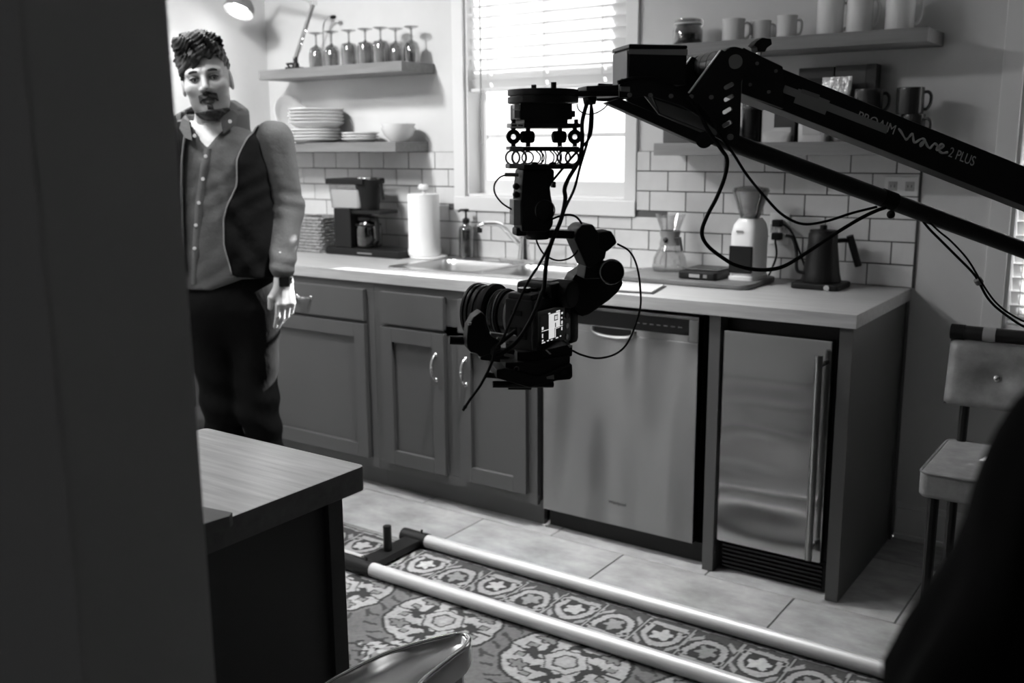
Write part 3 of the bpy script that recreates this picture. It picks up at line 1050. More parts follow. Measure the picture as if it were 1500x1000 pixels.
t, x0, x1, h = carton('coffee_box', 'black coffee box with a pale stripe between the canister and pale bag', 'box', 1117, 1166, 150, -0.13, -0.04, SZ4, 'dark_box')
B(x0, -0.13, SZ4, x1, -0.04, SZ4 + h).build('body', MT['dark_box'], t, bevel=0.002)
B(x0 + 0.002, -0.132, SZ4 + 0.002, x0 + (x1 - x0) * 0.38, -0.13, SZ4 + h - 0.004).build('stripe', MT['pouch'], t)
pouch('little pale packet lying in front of the black coffee box', 'packet', 1119, 1160, 192, -0.185, SZ4, 'pouch', 0.04, 'packet')
pouch('upright white coffee bag with a printed front on the coffee shelf', 'bag', 1172, 1216, 158, -0.18, SZ4, 'pouch', 0.05, 'coffee_bag', (0.2, 0.8, 0.2, 0.5, 'paper'))
t, x0, x1, h = carton('tall_box', 'tall black box standing at the back, left one of two', 'box', 1168, 1219, 99, -0.07, -0.012, SZ4, 'dark_box')
B(x0, -0.07, SZ4, x1, -0.012, SZ4 + h).build('body', MT['dark_box'], t, bevel=0.002)
B(x0 + 0.012, -0.0715, SZ4 + h * 0.72, x1 - 0.012, -0.07, SZ4 + h * 0.86).build('printed_panel', MT['black_gloss'], t)
t, x0, x1, h = carton('tall_carton', 'tall grey box with a black side at the back, right one of two', 'box', 1221, 1281, 95, -0.07, -0.012, SZ4, 'grey_box')
B(x0, -0.07, SZ4, x1 - 0.034, -0.012, SZ4 + h).build('body', MT['grey_box'], t, bevel=0.002)
B(x1 - 0.034, -0.0705, SZ4, x1, -0.0115, SZ4 + h + 0.001).build('side_sleeve', MT['dark_box'], t, bevel=0.002)
pouch('crinkled silver foil bag in front of the tall boxes', 'bag', 1203, 1246, 118, -0.12, SZ4, 'foil', 0.06, 'foil_bag')
g = 'dark mugs stacked in pairs on the coffee shelf'
mug(1272, -0.13, SZ4, 0.045, 0.085, 'lower dark mug of the stack beside the silver bag', g, 'dark_ceramic', 0.3, py=180)
mug(1272, -0.13, SZ4 + 0.0855, 0.045, 0.085, 'upper dark mug with round handle stacked beside the silver bag', g, 'dark_ceramic', 0.0, py=150)
mug(1337, -0.13, SZ4, 0.038, 0.085, 'lower black mug of the stack near the right wall', g, 'dark_ceramic', 0.8, py=180)
mug(1333, -0.13, SZ4 + 0.0855, 0.043, 0.085, 'upper black mug stacked near the right wall', g, 'dark_ceramic', 0.1, py=150)


# ------------------------------------------------------------------ things on the countertop
# wicker basket
x0, x1 = X_at(430, -0.25, 350), X_at(489, -0.16, 350)
y0, y1 = -0.25, -0.06
bc = Vector(((x0 + x1) / 2, (y0 + y1) / 2, CZ))
t = thing('wicker_basket', 'woven wicker basket behind the man and left of the coffee maker', 'basket', bc)
H = 0.165
for k in range(11):
    z = CZ + 0.008 + k * 0.0152
    pts = []
    poly = rrect(x0, y0, x1, y1, 0.02, 3)
    L = len(poly)
    dense = []
    for i in range(L):
        a, b = Vector(poly[i]), Vector(poly[(i + 1) % L])
        n = max(1, int((b - a).length / 0.02))
        for q in range(n): dense.append(a.lerp(b, q / n))
    for i, p in enumerate(dense):
        n_ = (p - Vector((bc.x, bc.y))).normalized() * (0.003 if (i + k) % 2 else -0.003)
        pts.append((p.x + n_.x, p.y + n_.y, z))
    MB().tube(pts, 0.0076, 6, closed=True).build('woven_band', MT['wicker'], t)
MB().box(x0 + 0.006, y0 + 0.006, CZ, x1 - 0.006, y1 - 0.006, CZ + 0.006).build('bottom', MT['wicker'], t)

# drip coffee maker
cx, cy = -2.43, -0.17
cxl, cxr = X_at(479, -0.25, 365), X_at(590, -0.25, 372) - 0.012
t = thing('coffee_maker', 'black drip coffee maker with a clear tank and glass carafe', 'coffee maker', ((cxl + cxr) / 2, -0.17, CZ))
B(cxl, -0.26, CZ, cxr, -0.085, CZ + 0.034).build('base', MT['black'], t, bevel=0.006)
B(X_at(523, -0.262, 368), -0.2615, CZ + 0.012, X_at(544, -0.262, 368), -0.2598, CZ + 0.018).build('nameplate', MT['mid_plastic'], t)
xa, xb = X_at(489, -0.25, 320), X_at(510, -0.25, 320)
B(xa, -0.25, CZ + 0.034, xb + 0.012, -0.10, CZ + 0.215).build('tower', MT['black'], t, bevel=0.004)
xc, xe = X_at(481, -0.24, 280), X_at(527, -0.24, 280)
zc0, zc1 = CZ + 0.215, CZ + 0.325
tk = loft([[Vector((x, y, zc0)) for (x, y) in rrect(xc + 0.012, -0.245, xe - 0.006, -0.11, 0.02)], [Vector((x, y, zc1)) for (x, y) in rrect(xc, -0.25, xe, -0.105, 0.02)]]).build('water_tank', MT['tank'], t)
loft([[Vector((x, y, zc0 + 0.003)) for (x, y) in rrect(xc + 0.018, -0.239, xe - 0.012, -0.116, 0.018)], [Vector((x, y, zc1 - 0.025)) for (x, y) in rrect(xc + 0.01, -0.243, xe - 0.008, -0.112, 0.018)]]).build('tank_back', MT['white_plastic'], tk)
B(xc - 0.004, -0.255, zc1, xe + 0.03, -0.10, zc1 + 0.026).build('tank_lid', MT['black'], t, bevel=0.005)
fxx = X_at(541, -0.18, 290)
MB().lathe([(0.045, 0.205), (0.047, 0.23), (0.052, 0.26), (0.066, 0.335), (0.066, 0.345), (0.0, 0.348)], (fxx, -0.18, CZ), 26).build('brew_basket', MT['black'], t, smooth=50)
MB().lathe([(0.055, 0.347), (0.05, 0.356), (0.0, 0.358)], (fxx - 0.005, -0.18, CZ), 24).build('brew_lid', MT['chrome'], t)
MB().tube([(fxx + 0.06, -0.18, CZ + 0.325), (fxx + 0.085, -0.19, CZ + 0.322), (fxx + 0.098, -0.195, CZ + 0.255)], 0.008, 8).build('basket_handle', MT['black'], t)
B(X_at(513, -0.2, 305), -0.24, CZ + 0.192, X_at(566, -0.2, 305), -0.12, CZ + 0.208).build('holder_plate', MT['black'], t, bevel=0.003)
# carafe
kx = X_at(540, -0.18, 335)
cf = thing('glass_carafe', 'glass carafe with black handle standing in the coffee maker', 'carafe', (kx, -0.18, CZ + 0.0345))
cz = CZ + 0.0345
MB().lathe([(0.055, 0.0), (0.062, 0.012), (0.062, 0.085), (0.054, 0.112), (0.045, 0.125), (0.043, 0.125), (0.052, 0.11), (0.059, 0.084), (0.059, 0.012), (0.0, 0.004)], (kx, -0.18, cz), 28).build('body', MT['smoke'], cf, smooth=60)
MB().lathe([(0.048, 0.126), (0.05, 0.14), (0.02, 0.146), (0.0, 0.146)], (kx, -0.18, cz), 24).build('lid', MT['black'], cf)
MB().tube([(kx + 0.045, -0.2, cz + 0.132), (kx + 0.085, -0.215, cz + 0.128), (kx + 0.09, -0.215, cz + 0.04), (kx + 0.065, -0.205, cz + 0.02)], 0.011, 10).build('handle', MT['black'], cf)
MB().torus((kx, -0.18, cz + 0.105), 0.0575, 0.004).build('band', MT['black'], cf)

# paper towel roll
pxx = X_at(621, -0.14, 320)
t = thing('paper_towel_roll', 'tall white paper towel roll standing on its holder', 'paper towel', (pxx, -0.14, CZ))
MB().lathe([(0.0, 0.0), (0.082, 0.0), (0.085, 0.004), (0.082, 0.011), (0.0, 0.012)], (pxx + 0.022, -0.14, CZ), 30).build('holder_base', MT['white_plastic'], t)
MB().lathe([(0.02, 0.013), (0.074, 0.013), (0.076, 0.03), (0.0715, 0.05), (0.071, 0.285), (0.02, 0.285)], (pxx, -0.14, CZ), 32, closed=True).build('roll', MT['towel'], t)
MB().lathe([(0.008, 0.01), (0.008, 0.296), (0.006, 0.3), (0.022, 0.306), (0.024, 0.318), (0.018, 0.328), (0.0, 0.33)], (pxx, -0.14, CZ), 18).build('holder_post', MT['white_ceramic'], t)

# soap bottle
sx_ = X_at(680, -0.075, 345)
t = thing('soap_bottle', 'dark glass soap bottle with a black pump beside the sink', 'bottle', (sx_, -0.06, CZ + 0.001))
z = CZ + 0.001
MB().lathe([(0.0, 0.0), (0.031, 0.0), (0.034, 0.004), (0.034, 0.12), (0.028, 0.138), (0.014, 0.148), (0.014, 0.158), (0.012, 0.158), (0.012, 0.147), (0.026, 0.136), (0.031, 0.12), (0.031, 0.006), (0.0, 0.004)], (sx_, -0.06, z), 24).build('body', MT['amber'], t, smooth=60)
MB().lathe([(0, 0.006), (0.030, 0.007), (0.030, 0.045), (0.0, 0.046)], (sx_, -0.06, z), 20).build('soap', MT['amber'], t)
MB().lathe([(0.016, 0.155), (0.017, 0.172), (0.008, 0.178), (0.005, 0.18), (0.005, 0.205), (0.013, 0.208), (0.013, 0.218), (0.0, 0.22)], (sx_, -0.06, z), 16).build('pump', MT['black'], t)
MB().tube([(sx_, -0.06, z + 0.213), (sx_ - 0.02, -0.07, z + 0.214), (sx_ - 0.032, -0.075, z + 0.206)], 0.005, 8).build('spout', MT['black'], t)

# wooden tray and what stands on it
TZ = CZ + 0.001
pts = [hit(920, 404, Z=CZ), hit(1088, 428, Z=CZ)]
tray_poly = []
a = hit(936, 402, Z=CZ); b = hit(1092, 428, Z=CZ)
tx0, ty0, tx1, ty1 = -0.985, -0.375, -0.455, -0.075
tr_ = MB().prism([Vector((x, y, TZ)) for (x, y) in rrect(tx0, ty0, tx1, ty1, 0.035)], Vector((0, 0, 0.018))).build('serving_board', MT['tray'], bevel=0.004)
tag(tr_, 'dark wooden board carrying the scale, grinder and pour over carafe', 'board')
TT = TZ + 0.018
# pour-over carafe (hourglass)
hx, hy = X_at(981, -0.13, 370), -0.13
t = thing('pour_over_carafe', 'hourglass pour over coffee carafe with a wooden collar', 'carafe', (hx, hy, TT))
MB().lathe([(0.0, 0.003), (0.058, 0.003), (0.064, 0.012), (0.058, 0.05), (0.030, 0.105), (0.024, 0.125), (0.030, 0.145), (0.056, 0.215), (0.058, 0.215), (0.033, 0.145), (0.027, 0.125), (0.033, 0.105), (0.061, 0.05), (0.067, 0.012), (0.060, 0.0), (0.0, 0.0)], (hx, hy, TT), 28).build('body', MT['glass'], t, smooth=60)
MB().lathe([(0.036, 0.098), (0.030, 0.125), (0.036, 0.152), (0.041, 0.152), (0.035, 0.125), (0.041, 0.098)], (hx, hy, TT), 22, closed=True).build('collar', MT['cork'], t)
MB().ball((hx - 0.0, hy - 0.04, TT + 0.12), 0.010).build('bead', MT['dark_box'], t)
MB().tube([(hx + 0.03, hy - 0.02, TT + 0.125), (hx + 0.055, hy - 0.03, TT + 0.13), (hx + 0.065, hy - 0.03, TT + 0.08)], 0.005, 8).build('tie', MT['dark_box'], t)
# scale
ax0, ax1 = X_at(1000, -0.30, 400), X_at(1066, -0.30, 402)
ax0 = X_at(999, -0.29, 398); ax1 = X_at(1062, -0.25, 400)
t = thing('kitchen_scale', 'flat black digital scale with a pale display on the board', 'scale', ((ax0 + ax1) / 2, -0.24, TT))
MB().prism([Vector((x, y, TT)) for (x, y) in rrect(ax0, -0.33, ax1, -0.15, 0.015)], Vector((0, 0, 0.028))).build('body', MT['black'], t, bevel=0.006)
B(ax0 + 0.008, -0.285, TT + 0.0285, ax1 - 0.008, -0.16, TT + 0.034).build('platform', MT['black_gloss'], t, bevel=0.003)
B((ax0 + ax1) / 2 - 0.028, -0.3315, TT + 0.008, (ax0 + ax1) / 2 + 0.012, -0.3295, TT + 0.02).build('display', MT['red_led'], t)
B((ax0 + ax1) / 2 + 0.026, -0.3315, TT + 0.008, (ax0 + ax1) / 2 + 0.040, -0.3295, TT + 0.02).build('button', MT['mid_plastic'], t)
# grinder
gx0, gx1 = X_at(1064, -0.26, 380), X_at(1101, -0.26, 380)
gc = Vector((gx0 + 0.055, -0.19, TT))
t = thing('coffee_grinder', 'white electric coffee grinder with a smoked bean hopper', 'grinder', gc)
w = 0.050
g0, g1 = gc.x - w, gc.x + w
gy0, gy1 = -0.265, -0.11
rings = []
for (z, i0, i1) in ((0.0, 0.0, 0), (0.012, 0.0, 0), (0.013, 0.004, 0.0), (0.165, 0.004, 0.0), (0.195, 0.010, 0.004), (0.215, 0.022, 0.014)):
    rings.append([Vector((x, y, TT + z)) for (x, y) in rrect(g0 + i0, gy0 + i0, g1 - i0, gy1 - i1, 0.022, 4)])
loft(rings).build('body', MT['white_plastic'], t, smooth=45)
B(g0 + 0.006, gy0 - 0.0015, TT + 0.026, g1 - 0.010, gy0 + 0.05, TT + 0.122).build('grounds_bin', MT['black_gloss'], t, bevel=0.003)
B(g0 + 0.03, gy0 + 0.0005, TT + 0.17, g0 + 0.055, gy0 + 0.003, TT + 0.176).build('nameplate', MT['mid_plastic'], t)
hc = (gc.x, gc.y, TT)
MB().lathe([(0.032, 0.214), (0.036, 0.222), (0.062, 0.305), (0.066, 0.312), (0.063, 0.312), (0.060, 0.305), (0.033, 0.222), (0.030, 0.216)], hc, 28, closed=True).build('hopper', MT['smoke'], t, smooth=50)
MB().lathe([(0.066, 0.311), (0.060, 0.322), (0.03, 0.328), (0.0, 0.329)], hc, 28).build('hopper_lid', MT['smoke'], t, smooth=50)
MB().lathe([(0, 0.214), (0.028, 0.216), (0.028, 0.228), (0, 0.235)], hc, 20).build('beans', MT['kraft'], t)
# kettle
kx_, ky_ = X_at(1204, -0.16, 380), -0.16
t = thing('gooseneck_kettle', 'matte black tapered kettle with an angled handle', 'kettle', (kx_, ky_, CZ + 0.0015))
kz = CZ + 0.0225
MB().lathe([(0.0, 0.0), (0.066, 0.0), (0.068, 0.006), (0.062, 0.03), (0.050, 0.13), (0.049, 0.165), (0.044, 0.172), (0.0, 0.176)], (kx_, ky_, kz), 32).build('body', MT['black'], t, smooth=50)
MB().lathe([(0.046, 0.168), (0.045, 0.178), (0.012, 0.181), (0.012, 0.195), (0.0, 0.197)], (kx_, ky_, kz), 24).build('lid', MT['black'], t)
k = Vector((kx_, ky_, kz))
MB().tube(smooth_path([k + RH * 0.046 + UP * 0.140, k + RH * 0.075 + UP * 0.142, k + RH * 0.098 + UP * 0.140], 4), 0.008, 10).build('handle_arm', MT['black'], t)
MB().tube([k + RH * 0.092 + UP * 0.158, k + RH * 0.105 + UP * 0.12, k + RH * 0.128 + UP * 0.052], [0.012, 0.013, 0.012], 12).build('handle', MT['black'], t)
MB().tube(smooth_path([k - RH * 0.055 - DH * 0.01 + UP * 0.03, k - RH * 0.085 + UP * 0.04, k - RH * 0.09 + UP * 0.1, k - RH * 0.105 + UP * 0.15, k - RH * 0.13 + UP * 0.16], 5), [0.006] * 21, 8).build('spout', MT['black'], t)
o = MB().prism([Vector((x, y, CZ + 0.0008)) for (x, y) in rrect(kx_ - 0.085, ky_ - 0.075, kx_ + 0.085, ky_ + 0.075, 0.02)], Vector((0, 0, 0.0205)))
tb2 = thing('charging_dock', 'black square power base under the kettle', 'dock', (kx_, ky_, CZ))
o.build('pad', MT['black'], tb2, bevel=0.004)
q = k - UP * 0.0115 - Vector((0, 0.0755, 0))
MB().cyl(q + Vector((0.045, 0.001, 0.0)), q + Vector((0.045, -0.006, 0.0)), 0.010, 16).build('dial', MT['chrome'], tb2)

# papers by the front edge of the counter
x0, y0 = -0.90, -0.60
pp = [hit(880, 420, Z=CZ), hit(985, 407, Z=CZ), hit(955, 432, Z=CZ), hit(905, 428, Z=CZ)]
cp_ = [Vector((-0.97, -0.50, CZ + 0.001)), Vector((-0.73, -0.43, CZ + 0.001)), Vector((-0.69, -0.61, CZ + 0.001)), Vector((-0.93, -0.655, CZ + 0.001))]
o = thing('paper_pad', '', '', (-0.83, -0.55, CZ + 0.001))
MB().prism(cp_, Vector((0, 0, 0.003))).build('backing_board', MT['dark_box'], o)
MB().prism([p + (Vector((-0.83, -0.55, CZ)) - p) * 0.03 + Vector((-0.006, 0.006, 0.0031)) for p in cp_], Vector((0, 0, 0.003))).build('sheet', MT['paper'], o)
tag(o, 'white paper pad lying on the countertop behind the camera rig', 'paper')

# wall outlets
def outlet(xc, zc, label, w=0.115, h=0.072):
    t = thing('wall_outlet', label, 'outlet', (xc, -0.0115, zc))
    B(xc - w / 2, -0.017, zc - h / 2, xc + w / 2, -0.0117, zc + h / 2).build('cover_plate', MT['white_plastic'], t, bevel=0.002)
    for s in (-1, 1):
        r = B(xc + s * w / 4 - 0.015, -0.0185, zc - 0.016, xc + s * w / 4 + 0.015, -0.017, zc + 0.016).build('receptacle', MT['shelf_pale'], t, bevel=0.003)
        for q in (-1, 1): B(xc + s * w / 4 + q * 0.006 - 0.001, -0.0188, zc - 0.004, xc + s * w / 4 + q * 0.006 + 0.001, -0.0184, zc + 0.005).build('slot', MT['black'], r)


outlet(-0.056, 1.262, 'pale double outlet on the tiles at the end of the backsplash', 0.112, 0.066)
outlet(-0.478, 1.10, 'pale double outlet behind the grinder and its plugs', 0.075, 0.115)
# plugs and cords at the outlet behind the grinder
ox, oz = -0.478, 1.10
for (dz, name, lb, path) in ((0.022, 'power_cord', 'black cord running from the upper plug down to the kettle base', [(0.02, -0.05, 0.0), (0.06, -0.05, -0.03), (0.095, -0.045, -0.11), (0.13, -0.06, -0.165), (0.20, -0.07, -0.178)]),
                             (-0.026, 'power_cord', 'black cord dropping from the lower plug behind the grinder', [(0.0, -0.05, -0.02), (0.008, -0.055, -0.07), (-0.01, -0.06, -0.13), (-0.02, -0.08, -0.163)])):
    t = thing(name, lb, 'cord', (ox, -0.02, oz + dz))
    B(ox - 0.016, -0.055, oz + dz - 0.013, ox + 0.016, -0.0186, oz + dz + 0.013).build('plug', MT['black'], t, bevel=0.004)
    p = [Vector((ox, -0.052, oz + dz))] + [Vector((ox + a, b, oz + dz + c)) for (a, b, c) in path]
    MB().tube(smooth_path(p, 6), 0.004, 8).build('cable', MT['black_matte'], t)

# ------------------------------------------------------------------ rug on the floor
RX0, RX1, RY0, RY1 = -2.05, 0.62, -2.44, -1.04
def rug_mesh():
    st = 0.0048
    nx, ny = int((RX1 - RX0) / st), int((RY1 - RY0) / st)
    xs = np.linspace(RX0, RX1, nx + 1)
    ys = np.linspace(RY0, RY1, ny + 1)
    X, Y = np.meshgrid(xs, ys)
    rs = np.random.RandomState(3)
    # low frequency wobble of the weaving
    wx = 0.0022 * np.sin(X * 61 + 2 * np.sin(Y * 37)) + 0.0015 * np.sin(Y * 97 + X * 23)
    wy = 0.0022 * np.sin(Y * 53 + 2 * np.sin(X * 41)) + 0.0015 * np.sin(X * 113)
    U, V = X + wx, Y + wy
    L, D, Md, Wt = 0.28, 0.035, 0.145, 0.46
    col = np.full(X.shape, Md)
    line = np.zeros(X.shape, bool)

    def ell(cx, cy, a, b, p=2.0):
        return ((np.abs(U - cx) / a) ** p + (np.abs(V - cy) / b) ** p) ** (1 / p)

    dist_edge = np.minimum(np.minimum(U - RX0, RX1 - U), np.minimum(V - RY0, RY1 - V))
    # ---- field with octagonal medallions
    bw = 0.285
    field = dist_edge > bw
    col[field] = 0.12
    for r in range(-1, 6):
        for c in range(-6, 8):
            cx, cy = -0.515 + 0.43 * c, -1.452 - 0.44 * r
            off = (0.215 if r % 2 else 0.0)
            cx += off
            lx, ly = U - cx, V - cy
            m = ell(cx, cy, 0.176, 0.158, 2.3)
            ang = np.arctan2(ly, lx)
            near = field & (m < 1.4)
            put = lambda mask, v: col.__setitem__(near & mask, v)
            edge = m + 0.012 * np.sin(ang * 12)
            put((edge < 1.06) & (edge > 1.0), D)
            put(edge < 1.0, L)
            put((edge < 0.985) & (np.abs(ly) < 0.0032) & (np.abs(lx) > 0.06), D)
            # dark scrolled wreath with three-pointed tips
            rad = np.sqrt(lx ** 2 + (ly * 1.08) ** 2)
            wreath = np.abs(rad - 0.084 - 0.010 * np.sin(ang * 8 + 0.6)) < 0.0145
            gap = np.abs(np.sin(ang * 2 + 0.35)) > 0.93
            put(wreath & ~gap, D)
            for sx, sy in ((1, 0), (-1, 0), (0, 1), (0, -1)):
                ax_, ay_ = lx * sx + ly * sy, -lx * sy + ly * sx
                put((ax_ > 0.095) & (ax_ < 0.148) & (np.abs(ay_) < 0.012 * (1.15 - (ax_ - 0.095) / 0.053)), D)
                put((np.abs(np.abs(ay_) - 0.6 * (ax_ - 0.092)) < 0.0085) & (ax_ > 0.100) & (ax_ < 0.134), D)
            # diagonal petals and little squares
            for sx, sy in ((1, 1), (-1, 1), (1, -1), (-1, -1)):
                px_, py_ = lx * sx - 0.104, ly * sy - 0.082
                q = (px_ / 0.036) ** 2 + (py_ / 0.026) ** 2 + 0.35 * np.sin(np.arctan2(py_, px_) * 5 + sx)
                put((q < 0.95) & (m < 0.96), D)
                put((q < 0.55) & (m < 0.96), 0.15)
                for (ux, uy) in ((0.128, 0.030), (0.060, 0.112)):
                    hx2, hy2 = np.abs(lx * sx - ux), np.abs(ly * sy - uy)
                    put((hx2 < 0.017) & (hy2 < 0.013), D)
                    put((hx2 < 0.0135) & (hy2 < 0.0095), 0.17)
            hexd = np.maximum(np.abs(lx) * 0.9 + np.abs(ly) * 0.55, np.abs(ly) * 1.1)
            put(hexd < 0.066, D); put(hexd < 0.060, L); put(hexd < 0.038, 0.05); put(hexd < 0.031, 0.24); put(hexd < 0.014, L)
            # stepped diamonds between the medallions
            kx, ky = np.abs(lx - 0.215), np.abs(ly - 0.20)
            q = kx * 0.8 + ky + 0.012 * np.sign(np.sin(kx * 140))
            m2 = field & (q < 0.10) & (m > 1.08)
            col[m2] = D
            col[m2 & (q < 0.088)] = 0.30
            col[m2 & (q < 0.060)] = D
            col[m2 & (q < 0.050)] = 0.2
            col[m2 & (q < 0.024)] = Wt * 0.8
            lt = field & (m > 1.10) & (np.abs(np.abs(ly - 0.215 + 0.03 * np.sign(np.sin(lx * 29))) - 0.0) < 0.004)
            col[lt] = D
            lt = field & (m > 1.12) & (m < 1.36) & (np.sin(ang * 24 + 9 * m) > 0.80)
            col[lt] = 0.05
    # ---- border: guard stripes
    bord = ~field
    col[bord] = 0.10
    e = dist_edge
    def strip(a, b, v): col[(e >= a) & (e < b)] = v
    strip(0.0, 0.022, 0.18)
    strip(0.022, 0.028, D)
    strip(0.028, 0.036, 0.24)
    strip(0.036, 0.041, D)
    main = (e >= 0.041) & (e < 0.232)
    col[main] = 0.055
    top = (RY1 - V) <= np.minimum(U - RX0, RX1 - U)
    bot = (V - RY0) <= np.minimum(U - RX0, RX1 - U)
    s = np.where(top | bot, U, V)
    t = e - 0.041
    P = 0.1475
    w = 0.191
    ss = (s + 0.682 + 0.05) / P
    cell = np.floor(ss)
    a = (ss - cell - 0.5) * P                      # along the border, centred
    b = t - w / 2
    flip = np.where(cell % 2 == 0, 1.0, -1.0)
    b2 = b * flip
    rr = np.sqrt((a / 0.052) ** 2 + ((b2 + 0.022) / 0.070) ** 2)
    th = np.arctan2(b2 + 0.022, a)
    arch = (rr > 0.82) & (rr < 1.16) & (b2 > -0.055)
    col[main & (rr < 1.28) & (b2 > -0.06)] = D
    col[main & arch] = 0.27
    fl = np.sqrt(a ** 2 / 0.030 ** 2 + (b2 + 0.010) ** 2 / 0.034 ** 2) + 0.22 * np.sin(5 * np.arctan2(b2 + 0.010, a))
    col[main & (fl < 0.95)] = np.where(cell % 2 == 0, Wt * 0.72, 0.20)[main & (fl < 0.95)]
    col[main & (np.abs(fl - 1.02) < 0.10)] = D
    col[main & (np.abs(b2 + 0.070) < 0.010) & (np.abs(a) < 0.055)] = 0.25
    col[main & (np.abs(a) > 0.040) & (np.abs(b2 - 0.066 + (np.abs(a) - 0.04) * 1.2) < 0.012)] = 0.23
    cv = (np.abs(a) - 0.058) ** 2 / 0.010 ** 2 + (b2 + 0.048) ** 2 / 0.016 ** 2
    col[main & (cv < 1)] = 0.26
    col[main & (cv < 0.35)] = D
    sep = np.abs(np.abs(a) - P / 2)
    col[main & (sep < 0.0065)] = D
    col[main & (sep < 0.003)] = 0.24
    strip(0.232, 0.238, D)
    strip(0.238, 0.252, 0.22)
    col[(e >= 0.238) & (e < 0.252) & (np.sin(s * 90) > 0.8)] = 0.16
    strip(0.252, 0.258, D)
    strip(0.258, 0.272, 0.19)
    strip(0.272, 0.285, D * 1.3)
    strip(0.276, 0.281, 0.26)
    # wear and pile mottling (stays put in the wool)
    nz = rs.rand(ny // 2 + 2, nx // 2 + 2)
    nz = np.kron(nz, np.ones((2, 2)))[:ny + 1, :nx + 1]
    nl = rs.rand(ny // 24 + 3, nx // 24 + 3)
    ix, iy = np.arange(nx + 1) / 24.0, np.arange(ny + 1) / 24.0
    x0, y0 = ix.astype(int), iy.astype(int)
    fx, fy = (ix - x0)[None, :], (iy - y0)[:, None]
    lo = (nl[np.ix_(y0, x0)] * (1 - fx) + nl[np.ix_(y0, x0 + 1)] * fx) * (1 - fy) + (nl[np.ix_(y0 + 1, x0)] * (1 - fx) + nl[np.ix_(y0 + 1, x0 + 1)] * fx) * fy
    col = col * (0.90 + 0.20 * nz) * (0.82 + 0.36 * lo)
    n = (nx + 1) * (ny + 1)
    Z = np.full(X.shape, 0.011) + 0.0006 * nz
    co = np.stack([X, Y, Z], -1).reshape(-1, 3)
    idx = np.arange(n).reshape(ny + 1, nx + 1)
    q = np.stack([idx[:-1, :-1], idx[:-1, 1:], idx[1:, 1:], idx[1:, :-1]], -1).reshape(-1, 4)
    # skirt down to the floor so that the rug is a closed sheet edge
    ringi = np.concatenate([idx[0, :], idx[1:, -1], idx[-1, -2::-1], idx[-2:0:-1, 0]])
    low = co[ringi].copy(); low[:, 2] = 0.001
    base = n + np.arange(len(ringi))
    nxt = np.roll(np.arange(len(ringi)), -1)
    q2 = np.stack([ringi, base, base[nxt], ringi[nxt]], -1)
    co = np.vstack([co, low])
    faces = np.vstack([q, q2])
    me = bpy.data.meshes.new('patterned_rug')
    me.vertices.add(len(co)); me.vertices.foreach_set('co', co.ravel())
    me.loops.add(faces.size); me.loops.foreach_set('vertex_index', faces.ravel().astype(np.int32))
    me.polygons.add(len(faces)); me.polygons.foreach_set('loop_start', np.arange(0, faces.size, 4, dtype=np.int32))
    me.update(calc_edges=True)
    at = me.color_attributes.new('Col', 'FLOAT_COLOR', 'POINT')
    c4 = np.ones((len(co), 4), np.float32)
    cc = np.concatenate([col.ravel(), col.ravel()[ringi]])
    c4[:, 0] = c4[:, 1] = c4[:, 2] = cc
    at.data.foreach_set('color', c4.ravel())
    me.materials.append(MT['rug'])
    o = bpy.data.objects.new('patterned_rug', me)
    COL.objects.link(o)
    tag(o, 'worn oriental rug with pale medallions under the dolly track', 'rug')


rug_mesh()

# ------------------------------------------------------------------ dolly track lying on the rug
RZ = 0.0125
RR = 0.0235
ZT = RZ + RR
t = thing('dolly_track', 'straight camera track of two silver tubes lying on the rug', 'track', (-0.6, -1.2, RZ))
ya, yb = -1.052, -1.338
MB().cyl((-1.345, ya, ZT), (1.05, ya, ZT), RR, 24).build('rail', MT['alu'], t, smooth=60)
MB().cyl((-1.342, yb, ZT), (1.05, yb, ZT), RR, 24).build('rail', MT['alu'], t, smooth=60)
for y in (ya, yb):
    MB().cyl((-1.445 if y == ya else -1.49, y, ZT), (-1.335, y, ZT), RR + 0.003, 22).build('end_sleeve', MT['black_metal'], t)
MB().box(-1.42, yb + 0.01, ZT - 0.016, -1.35, ya - 0.005, ZT + 0.008).build('cross_bar', MT['black_metal'], t, bevel=0.003)
pg = hit(573, 800, Z=ZT + 0.01)
MB().cyl((-1.385, -1.205, ZT + 0.006), (-1.385, -1.205, ZT + 0.098), 0.0145, 18).build('peg', MT['black_metal'], t, bevel=0.002)
MB().box(-1.60, yb + 0.0275, ZT + 0.005, -1.415, yb + 0.045, ZT + 0.016).build('side_strip', MT['alu'], t, bevel=0.002)
for y in (ya, yb):
    MB().cyl((-1.36, y, ZT + RR), (-1.36, y, ZT + RR + 0.014), 0.004, 8).build('set_screw', MT['black_metal'], t)

# ------------------------------------------------------------------ kitchen island seen past the opening
ix0, ix1, iy0, iy1 = -0.640, -0.250, -2.965, -2.490
t = thing('kitchen_island', 'narrow island with an oak top and dark painted body beside the opening', 'island', ((ix0 + ix1) / 2, -2.72, 0))
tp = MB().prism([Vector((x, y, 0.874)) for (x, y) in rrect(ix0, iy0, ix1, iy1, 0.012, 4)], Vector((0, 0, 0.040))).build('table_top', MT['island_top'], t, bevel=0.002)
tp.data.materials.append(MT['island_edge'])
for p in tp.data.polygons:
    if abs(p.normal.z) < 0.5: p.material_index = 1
MB().box(ix0 + 0.03, iy0 + 0.01, 0.0, ix1 - 0.034, iy1 - 0.03, 0.874).build('body', MT['island_body'], t, bevel=0.002)
MB().box(ix1 - 0.040, iy1 - 0.062, 0.0, ix1 - 0.024, iy1 - 0.030, 0.8735).build('corner_post', MT['island_body'], t, bevel=0.002)
